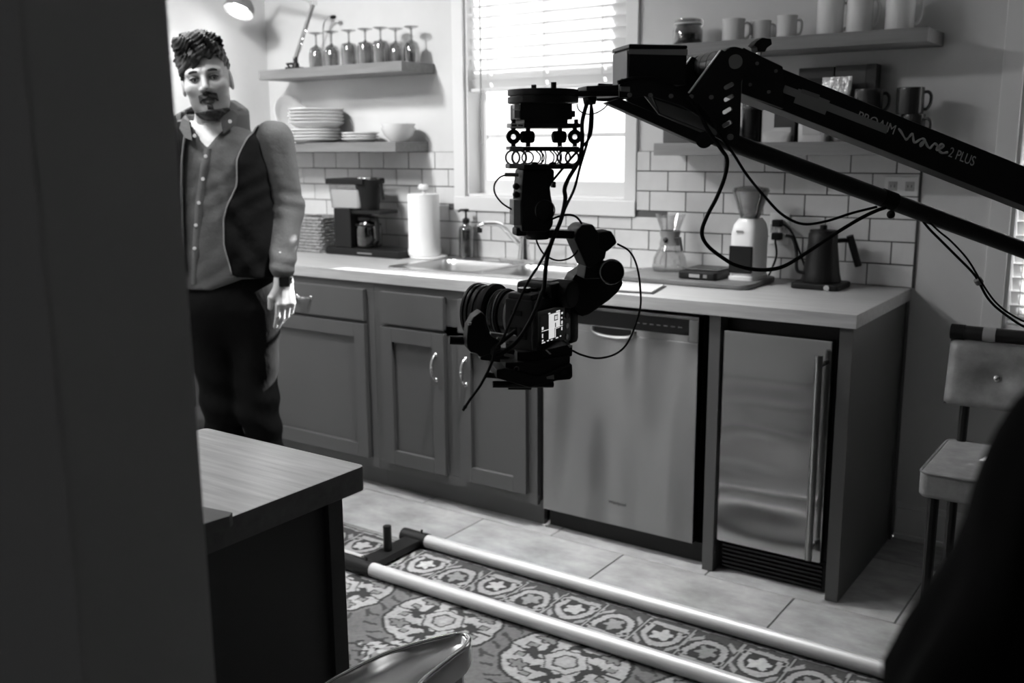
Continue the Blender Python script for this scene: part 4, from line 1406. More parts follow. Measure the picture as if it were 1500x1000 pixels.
MB().box(ix1 - 0.036, iy0 + 0.012, 0.0, ix1 - 0.026, iy1 - 0.062, 0.10).build('base_board', MT['island_body'], t, bevel=0.002)
q = hit(341, 750, Z=0.932)
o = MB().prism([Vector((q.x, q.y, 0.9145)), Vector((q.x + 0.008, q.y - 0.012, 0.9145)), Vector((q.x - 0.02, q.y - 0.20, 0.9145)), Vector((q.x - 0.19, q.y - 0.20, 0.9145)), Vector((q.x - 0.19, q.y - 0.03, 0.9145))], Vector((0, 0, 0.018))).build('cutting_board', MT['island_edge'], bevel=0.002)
tag(o, 'grey wooden board lying on the near end of the island top', 'board')

# ------------------------------------------------------------------ metal stool at the bottom of the frame
sz = 0.66
out = [hit(*p, Z=sz) for p in ((690, 934), (684, 928), (672, 927), (650, 931), (610, 941), (570, 953), (535, 968), (500, 986), (470, 1004), (440, 1026))]
nea = [hit(*p, Z=sz) for p in ((686, 944), (668, 958), (645, 977), (620, 999), (590, 1030))]
tipP = out[0]
# continue the outline to a closed half-moon seat
endc = out[-1] + Vector((-0.075, -0.13, 0))
outline = out + [out[-1].lerp(endc, 0.4) + Vector((-0.01, -0.01, 0)), endc, endc + Vector((0.07, -0.04, 0)), nea[-1] + Vector((-0.02, -0.12, 0))] + nea[::-1]
outline = smooth_path(outline + [outline[0]], 4)[:-1]
cen = sum(outline, Vector()) / len(outline)
def ring(scale, dz, inset=0.0):
    o_ = []
    for p in outline:
        v = p - cen
        L = v.length
        o_.append(cen + v * (scale - inset / max(L, 0.05)) + Vector((0, 0, dz)))
    return o_
t = thing('metal_stool', 'polished metal stool with a dished rimmed seat beside the island', 'stool', (cen.x, cen.y, 0))
st = loft([ring(0.97, -0.046), ring(1.0, -0.040), ring(1.0, -0.006), ring(1.0, -0.001, 0.003), ring(1.0, 0.0, 0.006), ring(1.0, -0.002, 0.010), ring(1.0, -0.010, 0.015), ring(0.85, -0.014, 0.012), ring(0.4, -0.020), ring(0.05, -0.021)])
st.build('seat', MT['stool_metal'], t, smooth=70)
MB().tube([p + Vector((0, 0, -0.001)) for p in ring(1.0, 0.0, 0.004)], 0.0042, 8, closed=True).build('rim', MT['chrome'], t, smooth=None)
for (ax_, ay_) in ((0.72, 0), (0.35, 1), (0.55, 2), (0.6, 3)):
    i = int(len(outline) * (0.02, 0.28, 0.55, 0.80)[ay_])
    p = cen.lerp(outline[i], 0.80)
    b = cen.lerp(outline[i], 1.15)
    MB().tube([(p.x, p.y, sz - 0.03), (b.x, b.y, 0.012)], [0.014, 0.011], 10).build('leg', MT['stool_metal'], t)

# ------------------------------------------------------------------ upholstered stool at the right window
SX = hit(1345, 690, Z=0.63).x
SYF = hit(1345, 690, Z=0.63).y
t = thing('counter_stool', 'leather upholstered counter stool with a buttoned back by the window', 'stool', (SX + 0.2, SYF + 0.17, 0))
w_, d_ = 0.40, 0.335
MB().prism([Vector((x, y, 0.565)) for (x, y) in rrect(SX, SYF, SX + w_, SYF + d_, 0.025, 4)], Vector((0, 0, 0.065))).build('seat', MT['leather'], t, bevel=0.012, seg=3)
MB().tube([Vector((x, y, 0.627)) for (x, y) in rrect(SX + 0.001, SYF + 0.001, SX + w_ - 0.001, SYF + d_ - 0.001, 0.025, 4)], 0.0032, 6, closed=True).build('piping', MT['leather_dark'], t)
byc = SYF + d_ - 0.02
z0b, z1b = hit(1385, 590, Y=byc).z, hit(1392, 499, Y=byc).z
xb0, xb1 = hit(1386, 545, Y=byc).x, 0
xb1 = xb0 + w_ + 0.03
nb = 14
rings = []
def backpt(u, v, side):
    x = xb0 + (xb1 - xb0) * u
    z = z0b + (z1b - z0b) * v
    y = byc + 0.035 * v - (0.024 if side == 0 else -0.024)
    for bu in (0.28, 0.72):
        g = math.exp(-(((u - bu) * 4.2) ** 2 + ((v - 0.47) * 2.2) ** 2) * 4)
        if side == 0: y += 0.020 * g
    e = min(u, 1 - u) / 0.05
    if e < 1: y += (1 if side == 0 else -1) * 0.016 * (1 - e) ** 2
    e = min(v, 1 - v) / 0.10
    if e < 1: y += (1 if side == 0 else -1) * 0.016 * (1 - e) ** 2
    return Vector((x, y, z))
mb = MB()
NU, NV = 40, 20
for side in (0, 1):
    vs = [backpt(i / NU, j / NV, side) for j in range(NV + 1) for i in range(NU + 1)]
    fs = [(j * (NU + 1) + i, j * (NU + 1) + i + 1, (j + 1) * (NU + 1) + i + 1, (j + 1) * (NU + 1) + i) for j in range(NV) for i in range(NU)]
    mb.add(vs, fs)
n1 = (NU + 1) * (NV + 1)
loop = [i for i in range(NU + 1)] + [(j + 1) * (NU + 1) + NU for j in range(NV)] + [NV * (NU + 1) + i for i in range(NU - 1, -1, -1)] + [j * (NU + 1) for j in range(NV - 1, 0, -1)]
mb.f += [(loop[i], loop[(i + 1) % len(loop)], loop[(i + 1) % len(loop)] + n1, loop[i] + n1) for i in range(len(loop))]
bk = mb.build('backrest', MT['leather'], t, smooth=60)
for bu in (0.28, 0.72):
    p = backpt(bu, 0.47, 0)
    MB().ball(p + Vector((0, -0.002, 0)), 0.010, 0.006, 0.010, 12).build('button', MT['chrome'], bk)
for x in (SX + 0.035, SX + w_ - 0.035):
    MB().tube([(x, byc + 0.005, 0.54), (x + 0.002, byc + 0.02, z0b + 0.06)], 0.012, 10).build('back_post', MT['black_metal'], t)
legs = {}
for i, (x, y) in enumerate(((SX + 0.03, SYF + 0.05), (SX + w_ - 0.03, SYF + 0.05), (SX + 0.03, SYF + d_ - 0.03), (SX + w_ - 0.03, SYF + d_ - 0.03))):
    MB().tube([(x, y, 0.566), (x, y, 0.001)], [0.0135, 0.0115], 10).build('leg', MT['black_metal'], t)
for (xa_, ya_, xb_, yb_, z) in ((SX + 0.03, SYF + 0.05, SX + 0.03, SYF + d_ - 0.03, 0.30), (SX + w_ - 0.03, SYF + 0.05, SX + w_ - 0.03, SYF + d_ - 0.03, 0.30), (SX + 0.03, SYF + 0.05, SX + w_ - 0.03, SYF + 0.05, 0.22), (SX + 0.03, SYF + d_ - 0.03, SX + w_ - 0.03, SYF + d_ - 0.03, 0.22)):
    MB().cyl((xa_, ya_, z), (xb_, yb_, z), 0.008, 8).build('stretcher', MT['black_metal'], t)
# black pipe lying along the top of the back
pz = z1b + 0.0195
py_ = byc + 0.036
pA = Vector((hit(1396, 482, Y=py_).x, py_, pz))
pB = pA + Vector((0.62, 0.0, 0.0))
t = thing('black_pipe', 'black pipe with a grey strap resting along the top of the stool back', 'pipe', pA)
MB().cyl(pA, pB, 0.0190, 18).build('tube', MT['black_metal'], t, bevel=0.002)
MB().cyl(pA + Vector((0.075, 0, 0)), pA + Vector((0.105, 0, 0)), 0.0200, 18).build('strap', MT['tape'], t)
MB().cyl(pA - Vector((0.004, 0, 0)), pA + Vector((0.03, 0, 0)), 0.0205, 18).build('end_cap', MT['black_matte'], t)

# ------------------------------------------------------------------ black cloth hanging close to the lens, bottom right
cl = [(560, 1502), (600, 1466), (650, 1441), (700, 1424), (750, 1412), (800, 1405), (850, 1392), (900, 1372), (950, 1346), (1000, 1320), (1080, 1285)]
Dc = 0.46
rings = []
N = 40
def cloth_ring(cx, rx, ry, z, amp, ph):
    o_ = []
    for i in range(N):
        a = 2 * math.pi * i / N
        k = 1 + amp * math.sin(a * 7 + ph) + amp * 0.5 * math.sin(a * 11 - ph)
        o_.append(cx + RH * math.cos(a) * rx * k + DH * math.sin(a) * ry * k + Vector((0, 0, z - cx.z)))
    return o_
axis_px = 1680
prof = []
for (py, px) in cl:
    c_ = hit(axis_px, py, D=Dc)
    e_ = hit(px + 34 + 0.05 * (py - 560), py, D=Dc)
    prof.append((c_, (e_ - c_).length, e_.z))
c0 = prof[0][0].copy()
for k, (c_, r_, z) in enumerate(prof): rings.append(cloth_ring(Vector((c0.x, c0.y, z)), r_, r_ * 0.75, z, 0.012 + 0.004 * k, 0.3 * k))
zl = prof[-1][2]
for f in (0.25, 0.5, 0.75, 1.0):
    rings.append(cloth_ring(Vector((c0.x, c0.y, 0)), prof[-1][1] * (1 + 0.10 * f), prof[-1][1] * 0.75 * (1 + 0.1 * f), zl * (1 - f) + 0.002 * f, 0.05, 3.3 + f))
top = [cloth_ring(Vector((c0.x, c0.y, 0)), prof[0][1] * s, prof[0][1] * 0.75 * s, prof[0][2] + dz, 0.01, 0) for (s, dz) in ((0.05, 0.050), (0.4, 0.047), (0.75, 0.030))]
o = loft((top + rings)[::-1]).build('draped_cloth', MT['cloth_black'], smooth=70)
tag(o, 'black cloth draped to the floor close by, in front of the upholstered stool', 'cloth')

# ------------------------------------------------------------------ camera crane (jib)
YJ = math.radians(12)
AH = RH * math.cos(YJ) + DH * math.sin(YJ)        # along the arm, to the right
NH = DH * math.cos(YJ) - RH * math.sin(YJ)        # across the arm, away from the camera
P0 = hit(1078, 92, D=1.52)


def W(px, py, off=0.0):
    v = ray(px, py)
    t = (P0 - CAM).dot(NH) + off
    return CAM + v * (t / v.dot(NH))


def PR(pts, off, th, name, material, parent, bevel=0.0015):
    """bar with an outline given at the crane's plane (off metres across it), th thick"""
    return MB().prism([W(x, y, off) for (x, y) in pts], NH * th).build(name, MT[material], parent, bevel=bevel)


def arc(cx, cy, r, a0, a1, n=10):
    return [(cx + r * math.cos(math.radians(a0 + (a1 - a0) * i / n)), cy + r * math.sin(math.radians(a0 + (a1 - a0) * i / n))) for i in range(n + 1)]


jb = thing('camera_crane', 'black camera crane arm crossing the frame with taped pale lettering', 'crane', W(1078, 92))
arm_a, arm_b = (1092, 79), (1700, 322)
ARM = (W(1700, 352) - W(1092, 109.5)).normalized()
MB().prism([W(1092, 78.5, -0.026), W(1700, 322, -0.026) + ARM * 0.75, W(1700, 382, -0.026) + ARM * 0.75, W(1092, 140.5, -0.026)], NH * 0.048).build('main_arm', MT['black_metal'], jb, bevel=0.002)
# the column that carries the arm, beyond the right edge of the photograph
ST = W(1700, 352, -0.002) + ARM * 0.42
ST0 = Vector((ST.x, ST.y, 0.0))
MB().box(-0.06, -0.055, -0.10, 0.06, 0.055, 0.06, Matrix.Translation(ST) @ Matrix.Rotation(math.atan2(AH.y, AH.x), 4, 'Z')).build('pivot_head', MT['black_metal'], jb, bevel=0.004)
MB().cyl(ST0 + UP * 0.30, ST - UP * 0.10, 0.035, 20).build('column', MT['black_metal'], jb)
for k in range(3):
    a_ = 0.5 + k * 2.094
    f_ = ST0 + Vector((math.cos(a_) * 0.42, math.sin(a_) * 0.42, 0.016))
    MB().cyl(ST0 + UP * 0.62, f_, 0.015, 12).build('leg', MT['black_metal'], jb)
    MB().cyl(f_ - UP * 0.0155, f_ + UP * 0.010, 0.028, 14).build('foot', MT['black_matte'], jb)
PR([(1088, 68), (1100, 74), (1148, 97), (1149, 160), (1086, 137)], -0.032, 0.074, 'arm_bracket', 'black_metal', jb, 0.003)
for (x, y) in ((1108.5, 93), (1136, 104), (1098.5, 124), (1125.7, 134.6)):
    p = W(x, y, -0.032)
    MB().cyl(p, p - NH * 0.0025, 0.0026, 12).build('screw', MT['grey_plastic'], jb)
# clamp knob on top of the bracket
kp = W(1112, 76, 0.0)
MB().cyl(W(1111, 84, 0), W(1113, 70, 0), 0.0042, 10).build('knob_stem', MT['chrome'], jb)
MB().prism([W(x, y, -0.010) for (x, y) in ((1104, 66), (1109, 60), (1117, 55), (1130, 57), (1131, 65), (1124, 70), (1121, 76), (1110, 75), (1109, 69))], NH * 0.022).build('clamp_knob', MT['black'], jb, bevel=0.001)
# pivot side plates with slots
def s8(L): return [(890 + 0.19 * x, 40 + 0.19 * y) for (x, y) in L]
topc = (890 + 0.19 * 985, 40 + 0.19 * 265)
outl = s8([(92, 450), (110, 395), (330, 405), (520, 455), (600, 490), (628, 510), (660, 480)]) + s8([(880, 175)]) + arc(topc[0], topc[1], 21.5, -135, 15, 12) + s8([(1052, 350), (1032, 420), (1022, 780), (1014, 862)]) + s8([(985, 905), (940, 915), (880, 870), (760, 800), (400, 665), (340, 525), (170, 545), (92, 540)])
win = s8([(352, 535), (560, 600), (665, 655), (720, 690), (820, 775), (860, 800), (845, 838), (790, 815), (405, 662)])
def slot(cx, cy, L=52, w=17, a=-30):
    ca, sa = math.cos(math.radians(a)), math.sin(math.radians(a))
    p = [(L / 2 - 0 + w * math.cos(math.radians(q)), w * math.sin(math.radians(q))) for q in range(-90, 91, 30)] + [(-L / 2 + w * math.cos(math.radians(q)), w * math.sin(math.radians(q))) for q in range(90, 271, 30)]
    return s8([(cx + x * ca - y * sa, cy + x * sa + y * ca) for (x, y) in p])
slots = [slot(935, 452), slot(935, 545), slot(925, 642), slot(922, 745)]
def wmap(off):
    return lambda x, y: W(x, y, off)
plate([outl, win] + slots, wmap(-0.062), NH, 0.005, 'side_plate', MT['black_metal'], jb)
plate([outl] + slots, lambda x, y: W(x, y, -0.062) + NH * 0.112, NH, 0.005, 'side_plate', MT['black_metal'], jb)
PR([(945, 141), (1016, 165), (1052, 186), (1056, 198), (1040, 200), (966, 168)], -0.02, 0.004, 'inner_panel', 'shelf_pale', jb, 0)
# bright strips added for the light caught along the plates' slanted edges
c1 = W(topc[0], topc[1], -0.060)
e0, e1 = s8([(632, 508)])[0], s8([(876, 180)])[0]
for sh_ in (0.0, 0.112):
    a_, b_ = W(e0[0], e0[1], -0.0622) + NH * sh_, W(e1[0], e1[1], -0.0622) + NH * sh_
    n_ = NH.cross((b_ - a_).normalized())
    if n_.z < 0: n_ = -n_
    MB().prism([a_, b_, b_ + n_ * 0.0012, a_ + n_ * 0.0012], NH * 0.0056).build('edge_glint', MT['glint_metal'], jb)
dr_ = [W(topc[0], topc[1], -0.062) + NH * 0.006, W(topc[0], topc[1], -0.062) + NH * 0.111]
rp = (W(topc[0] + 20, topc[1]) - W(topc[0], topc[1])).length
mb = MB()
nst = 5
for k in range(4):
    a0 = dr_[0].lerp(dr_[1], k / 4 + 0.004)
    a1 = dr_[0].lerp(dr_[1], (k + 1) / 4 - 0.012)
    MB().cyl(a0, a1, rp * 0.97, 30).build('pivot_drum', MT['black_gloss'], jb)
MB().cyl(W(topc[0], topc[1], -0.0625), W(topc[0], topc[1], -0.066), rp * 0.46, 24).build('pivot_cap', MT['grey_plastic'], jb, bevel=0.001)
for (x, y) in ((168, 522), (328, 524), (487, 530), (643, 534), (797, 539)):
    p = W(890 + 0.19 * x, 40 + 0.19 * y, -0.062)
    MB().cyl(p, p - NH * 0.003, 0.0032, 12).build('screw', MT['grey_plastic'], jb)
p = W(890 + 0.19 * 942, 40 + 0.19 * 845, -0.062)
MB().cyl(p, p - NH * 0.004, 0.0046, 14).build('pivot_bolt', MT['mid_plastic'], jb)
p = W(890 + 0.19 * 770, 40 + 0.19 * 870, -0.03)
MB().cyl(W(890 + 0.19 * 745, 40 + 0.19 * 868, -0.05), W(890 + 0.19 * 745, 40 + 0.19 * 868, 0.04), 0.0125, 18).build('link_pivot', MT['black_metal'], jb)
# lower parallel link and long lower tube
PR([(888, 150.5), (908, 143.6), (1046, 202), (1036, 214), (1021, 209)], -0.045, 0.022, 'parallel_link', 'black_metal', jb)
MB().cyl(W(1046, 199, 0.0), W(1700, 440, 0.0) + (W(1700, 440, 0.0) - W(1046, 199, 0.0)).normalized() * 0.42, 0.0142, 22).build('lower_tube', MT['black_metal'], jb, smooth=60)
kn = [W(x, y, 0.0) for (x, y) in ((1291, 288.6), (1310, 295.6))]
MB().cyl(kn[0], kn[1], 0.0150, 18).build('cable_strap', MT['black_matte'], jb)
MB().ball(W(1305, 314, 0.0), 0.0070, n=12).build('strap_knot', MT['black_matte'], jb)
# plate carrying the head, to the left
PR([(848, 132.5), (910, 132.5), (910, 141), (848, 141.5)], -0.022, 0.06, 'head_arm', 'black_metal', jb)
PR([(859, 125.7), (912, 124), (912, 132.2), (859, 133)], -0.018, 0.05, 'head_block', 'black_metal', jb)
PR([(909, 126.5), (923, 127), (923, 134.5), (909, 133.5)], -0.0645, 0.003, 'label_tab', 'mid_plastic', jb, 0.0005)
PR([(861, 141.5), (875, 141.5), (873, 153), (863, 152)], -0.012, 0.03, 'cable_clip', 'black_matte', jb)
# lettering and tape on the arm, all lying on its near face
adir = (W(1400, 201.5, -0.027) - W(1150, 101.5, -0.027)).normalized()
aup = adir.cross(NH)
if aup.z < 0: aup = -aup
def armtape(x0, y0, x1, y1, wpx, name, material='tape', off=-0.0266, th=0.0004):
    a, b = W(x0, y0, off), W(x1, y1, off)
    h = wpx * 0.5 * (P0 - CAM).dot(NH) / FPX
    u_ = aup * h
    return MB().prism([a - u_, b - u_, b + u_, a + u_], -NH * th).build(name, MT[material], jb)
armtape(1148, 130, 1168, 137.5, 11.5, 'tape_strip')
armtape(1166, 140, 1212, 158, 22, 'tape_patch', off=-0.0271)
armtape(1174, 133, 1200, 142, 6, 'tape_piece', 'grey_plastic', off=-0.0276)
armtape(1205, 153.5, 1300, 190.5, 12, 'tape_strip')
text_mesh('PROAIM', 'lettering', MT['letter'], jb, W(1254, 175.5, -0.0263), adir, aup, 0.0215, 0.0002, 0.0, 0.92)
text_mesh('2 PLUS', 'lettering', MT['letter'], jb, W(1388, 228.5, -0.0263), adir, aup, 0.0225, 0.0002, 0.0, 0.78)
# the script word drawn as one brush stroke
wv = [(1316, 188), (1320, 193), (1326, 203), (1329, 203.5), (1333, 199), (1337, 196), (1338, 205), (1340, 209), (1345, 206), (1351, 203), (1355, 206), (1352, 211), (1348, 214), (1349, 210), (1355, 207), (1358, 213), (1362, 217), (1366, 213), (1369, 210.5), (1373, 213), (1372, 219), (1376, 218.5), (1382, 214), (1380, 211), (1376, 214), (1376, 221), (1381, 224), (1388, 223)]
pw = smooth_path([W(x, y, -0.0262) for (x, y) in wv], 4)
rad = [0.0013 + 0.0009 * abs(math.sin(i * 0.45)) for i in range(len(pw))]
MB().tube(pw, rad, 6).build('script_lettering', MT['letter'], jb)

# equipment box on the crane head
bx = thing('equipment_box', 'black equipment box with a strip of tape on the crane head', 'box', W(964, 118, -0.02))
PR([(922, 71), (1006.5, 71), (1006, 124.5), (920, 124)], -0.060, 0.075, 'body', 'black', bx, 0.002)
PR([(921.5, 64), (1007.5, 66), (1007.5, 71.5), (921, 70.8)], -0.062, 0.079, 'lid', 'black_gloss', bx, 0.002)
PR([(921.3, 72), (1007.3, 72), (1007.2, 81), (921, 79)], -0.0606, 0.0006, 'tape_strip', 'tape', bx, 0)
PR([(913, 104), (922, 104), (922, 112), (913, 112)], -0.02, 0.03, 'latch', 'black_gloss', bx)
bxs = W(920.5, 97, -0.058)
MB().prism([W(919.6, 74, -0.057), W(919.2, 121, -0.057), W(919.2, 121, -0.057) + NH * 0.066, W(919.6, 74, -0.057) + NH * 0.066], -AH * 0.0012).build('side_panel', MT['tape'], bx)

# ------------------------------------------------------------------ gimbal hanging from the crane
gm = thing('camera_gimbal', 'black shock mounted camera gimbal hanging under the crane head', 'gimbal', W(797, 136))
SCL = (P0 - CAM).dot(NH) / FPX               # metres per pixel, roughly


def RC(x0, y0, x1, y1, off, th, name, material='black_metal', bevel=0.0012, parent=None):
    return PR([(x0, y0), (x1, y0), (x1, y1), (x0, y1)], off, th, name, material, parent or gm, bevel)


def VC(px, y0, y1, rpx, name, material='black_metal', off=0.0, n=24, bevel=0.0):
    a, b = W(px, y0, off), W(px, y1, off)
    b = Vector((a.x, a.y, b.z))
    r = rpx * SCL * 0.97
    return MB().cyl(a, b, r, n).build(name, MT[material], gm, bevel=bevel)


VC(795.5, 131.5, 140.3, 53.5, 'mount_disc', n=40, bevel=0.001)
VC(795.5, 142.2, 151.5, 53.5, 'mount_disc', n=40, bevel=0.001)
VC(795.5, 139.5, 143, 50, 'mount_disc', n=40)
VC(782, 124.2, 132, 4, 'dowel', n=12)
VC(811, 120.3, 132, 4.2, 'dowel', n=12)
RC(762, 151, 838.5, 175, -0.035, 0.07, 'motor_box')
RC(768, 174, 832, 181, -0.032, 0.064, 'motor_box_base')
RC(838, 162, 843, 171.5, -0.015, 0.02, 'socket_frame')
RC(753.5, 152.5, 761, 159.5, -0.03, 0.012, 'connector', 'glare_pale_plastic')
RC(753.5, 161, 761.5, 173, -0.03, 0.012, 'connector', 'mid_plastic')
for x in (752, 773, 844):
    p = W(x, 178, -0.02)
    VC(x, 174.5, 181, 3.2, 'cap_nut', 'black_metal', -0.025, 12)
RC(766, 180.4, 850, 187.2, -0.045, 0.09, 'isolator_plate')
RC(748, 180.2, 768, 187, -0.047, 0.03, 'plate_end', 'glare_pale_plastic')
RC(750, 182.6, 757, 184.6, -0.0475, 0.001, 'slot', 'black', 0)
RC(759, 182.6, 766, 184.6, -0.0475, 0.001, 'slot', 'black', 0)
RC(766, 214.6, 849, 221.3, -0.045, 0.09, 'isolator_plate')
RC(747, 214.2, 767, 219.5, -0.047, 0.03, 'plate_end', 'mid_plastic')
RC(766, 240.8, 846, 247.6, -0.045, 0.09, 'isolator_plate')
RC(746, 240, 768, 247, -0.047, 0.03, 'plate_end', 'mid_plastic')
for (x, hole) in ((752, True), (773.5, False), (820, False), (842, True)):
    for (a, b) in ((187, 193), (208, 214.5)):
        VC(x, a, b, 3.6, 'post', 'black_metal', -0.025, 12)
    if hole:
        MB().torus(W(x, 200.3, -0.025), 7.2 * SCL, 3.6 * SCL, NH, 24, 10).build('damper_ring', MT['black_matte'], gm)
        MB().torus(W(x, 200.3, -0.010), 7.2 * SCL, 3.6 * SCL, NH, 24, 10).build('damper_ring', MT['black_matte'], gm)
    else:
        MB().cyl(W(x - 11, 200.5, -0.025), W(x + 9, 200.5, -0.025), 8.6 * SCL, 20).build('damper_roller', MT['black_matte'], gm, bevel=0.003)
for (x, r, off, mm, th_) in ((751, 10.2, -0.035, 'grey_plastic', 1.6), (760.5, 10.4, -0.03, 'tape', 1.9), (773, 8.5, -0.02, 'black_metal', 1.2), (826, 9.5, -0.03, 'black_metal', 1.5), (838, 9.8, -0.02, 'black_metal', 1.6)):
    MB().torus(W(x, 230.8, off), r * SCL, th_ * SCL, NH, 28, 8).build('spring_ring', MT[mm], gm)
rngw = random.Random(2)
for k in range(8):
    x = 784 + k * 5.2
    tilt = rngw.uniform(-4, 4)
    pts = [W(x + tilt * 0.4, 221, -0.02), W(x + 3.5 + tilt, 227, -0.01), W(x + 3 + tilt, 236, 0.0), W(x - 1, 241, 0.01)]
    MB().tube(smooth_path(pts, 4), 0.0012, 5).build('wire_rope', MT['black_metal'], gm)
for x in (783, 810):
    MB().ball(W(x, 239.5, -0.03), 5.5 * SCL, 5.5 * SCL, 2.6 * SCL, 12).build('dome_nut', MT['black_metal'], gm)
# handle and battery grip under the isolator
PR([(766, 247.6), (813, 247.6), (812.5, 262), (806.5, 275), (808, 288), (811, 302), (811, 330), (806, 337), (800, 340), (764, 340), (762, 300), (764, 270)], -0.028, 0.056, 'grip', 'black', gm, 0.004)
RC(752.3, 292.5, 763, 330, -0.026, 0.03, 'side_panel', 'tape', 0.0015)
for (x, y) in ((756, 273), (756, 285)):
    MB().ball(W(x, y, -0.015), 5.2 * SCL, n=12).build('side_knob', MT['black'], gm)
RC(810, 266, 814.5, 275, -0.01, 0.015, 'lock_lever', 'black_gloss')
MB().cyl(W(739.5, 255.8, -0.01), W(759, 256, -0.01), 3.0 * SCL, 12).build('plug', MT['grey_plastic'], gm)
MB().prism([W(x, y, -0.031) for (x, y) in arc(798.5, 311.5, 13, 0, 180, 10) + arc(798.5, 306, 13, 180, 360, 10)], NH * 0.004).build('control_pad', MT['black_gloss'], gm, bevel=0.001)
MB().torus(W(798.5, 308, -0.0285), 14.5 * SCL, 1.0 * SCL, NH, 28, 6).build('pad_rim', MT['grey_plastic'], gm)
VC(787, 330, 350, 18.5, 'tilt_motor', 'black', 0.0, 28, 0.002)
RC(756, 334, 772, 346, -0.016, 0.03, 'arm_stub', 'black', 0.003)
PR([(804, 336.5), (848, 338.5), (848, 350), (804, 349)], -0.016, 0.032, 'swing_arm', 'black', gm, 0.002)
def s24(L): return [(730 + 0.24 * x, 240 + 0.24 * y) for (x, y) in L]
PR(s24([(463, 462), (480, 400), (510, 370), (580, 368), (600, 400), (620, 425), (665, 470), (662, 540), (655, 575), (635, 600), (560, 640), (535, 625)]), -0.026, 0.056, 'roll_motor', 'black', gm, 0.004)
PR(s24([(612, 425), (635, 413), (690, 408), (710, 440), (728, 482), (690, 516), (660, 540), (612, 520)]), -0.030, 0.04, 'lock_knob', 'black_matte', gm, 0.003)
PR(s24([(535, 600), (640, 588), (690, 615), (660, 700), (520, 705), (528, 655)]), -0.02, 0.045, 'roll_arm', 'black', gm, 0.004)
p = W(895.6, 398, -0.036)
MB().cyl(p, W(895.6, 398, 0.03), 19.5 * SCL, 30).build('pan_motor', MT['black_gloss'], gm, bevel=0.003)
MB().torus(p, 17.5 * SCL, 0.9 * SCL, NH, 30, 6).build('motor_rim', MT['grey_plastic'], gm)
PR([(857.5, 392), (841, 402.5), (836, 412), (837, 449), (853, 466), (865, 461), (894, 440), (907, 428), (915, 415), (906, 398), (896, 386), (882, 380), (865, 388)], 0.045, 0.045, 'camera_arm', 'black', gm, 0.006)
PR(s24([(448, 712), (500, 690), (540, 700), (560, 790), (520, 870), (450, 850), (440, 760)]), 0.07, 0.04, 'arm_clamp', 'black', gm, 0.005)
PR([(853, 437), (862, 433), (865, 441), (857, 444)], 0.068, 0.003, 'level_tab', 'mid_plastic', gm, 0)

# ------------------------------------------------------------------ camera on the gimbal
YC = math.radians(33)
CF = -RH * math.cos(YC) + DH * math.sin(YC)      # where the lens points
CR = DH * math.cos(YC) + RH * math.sin(YC)       # the camera's right-hand side
CO = W(781, 527, -0.03)
CM = Matrix((CR, CF, UP)).transposed().to_4x4()
CM.translation = CO


def cp3(x, y, z): return CM @ Vector((x, y, z))


ck = thing('cinema_camera', 'black film camera with a lit screen mounted on the gimbal', 'camera', CO)


def CB(x0, y0, z0, x1, y1, z1, name, material='black', bevel=0.002, parent=None):
    return MB().box(x0, y0, z0, x1, y1, z1, CM).build(name, MT[material], parent or ck, bevel=bevel)


CB(0.0, 0.0, 0.0, 0.115, 0.052, 0.092, 'body', bevel=0.004)
CB(0.002, 0.004, 0.088, 0.05, 0.048, 0.100, 'top_plate', bevel=0.004)
CB(0.045, -0.006, 0.086, 0.108, 0.060, 0.112, 'viewfinder_hump', bevel=0.006)
MB().cyl(cp3(0.084, 0.01, 0.092), cp3(0.084, -0.022, 0.092), 0.022, 26).build('eyecup', MT['black_matte'], ck, bevel=0.003)
CB(0.108, -0.004, 0.004, 0.140, 0.062, 0.084, 'grip', 'black_matte', 0.008)
CB(0.062, 0.005, 0.110, 0.09, 0.045, 0.114, 'shoe', 'mid_plastic', 0.001)
MB().cyl(cp3(0.02, 0.028, 0.099), cp3(0.02, 0.028, 0.107), 0.010, 20).build('dial', MT['black_gloss'], ck)
MB().cyl(cp3(0.036, 0.02, 0.099), cp3(0.036, 0.02, 0.105), 0.006, 16).build('dial', MT['black_gloss'], ck)
for (y, z, w2, h2) in ((0.012, 0.03, 0.012, 0.018), (0.03, 0.03, 0.012, 0.018), (0.02, 0.066, 0.02, 0.008)):
    CB(-0.0015, y, z, 0.001, y + w2, z + h2, 'port_cover', 'black_matte', 0.0005)
sc_ = CB(-0.004, -0.010, 0.014, 0.080, 0.001, 0.076, 'screen_housing', 'black_gloss', 0.002)
# picture shown on the screen: flat, lit
def SQ(x0, z0, x1, z1, y, name, material, parent):
    X0, ZZ0 = 0.004, 0.024
    wS, hS = 0.070, 0.044
    return MB().box(X0 + x0 * wS, y, ZZ0 + z0 * hS, X0 + x1 * wS, y + 0.0002, ZZ0 + z1 * hS, CM).build(name, MT[material], parent)
dsp = SQ(0, 0, 1, 1, -0.0104, 'display', 'screen_black', sc_)
SQ(0.36, 0.10, 0.60, 0.97, -0.0107, 'picture', 'screen_light', dsp)
SQ(0.60, 0.45, 0.84, 0.97, -0.0107, 'picture', 'screen_light', dsp)
SQ(0.05, 0.44, 0.96, 0.465, -0.0110, 'picture', 'screen_light', dsp)
SQ(0.58, 0.70, 0.74, 0.90, -0.0110, 'focus_box', 'screen_black', dsp)
SQ(0.61, 0.735, 0.71, 0.865, -0.0113, 'picture', 'screen_light', dsp)
SQ(0.655, 0.735, 0.665, 0.865, -0.0115, 'focus_box', 'screen_black', dsp)
SQ(0.62, 0.46, 0.66, 0.62, -0.0110, 'focus_box', 'screen_black', dsp)
SQ(0.62, 0.10, 0.65, 0.42, -0.0110, 'picture', 'screen_light', dsp)
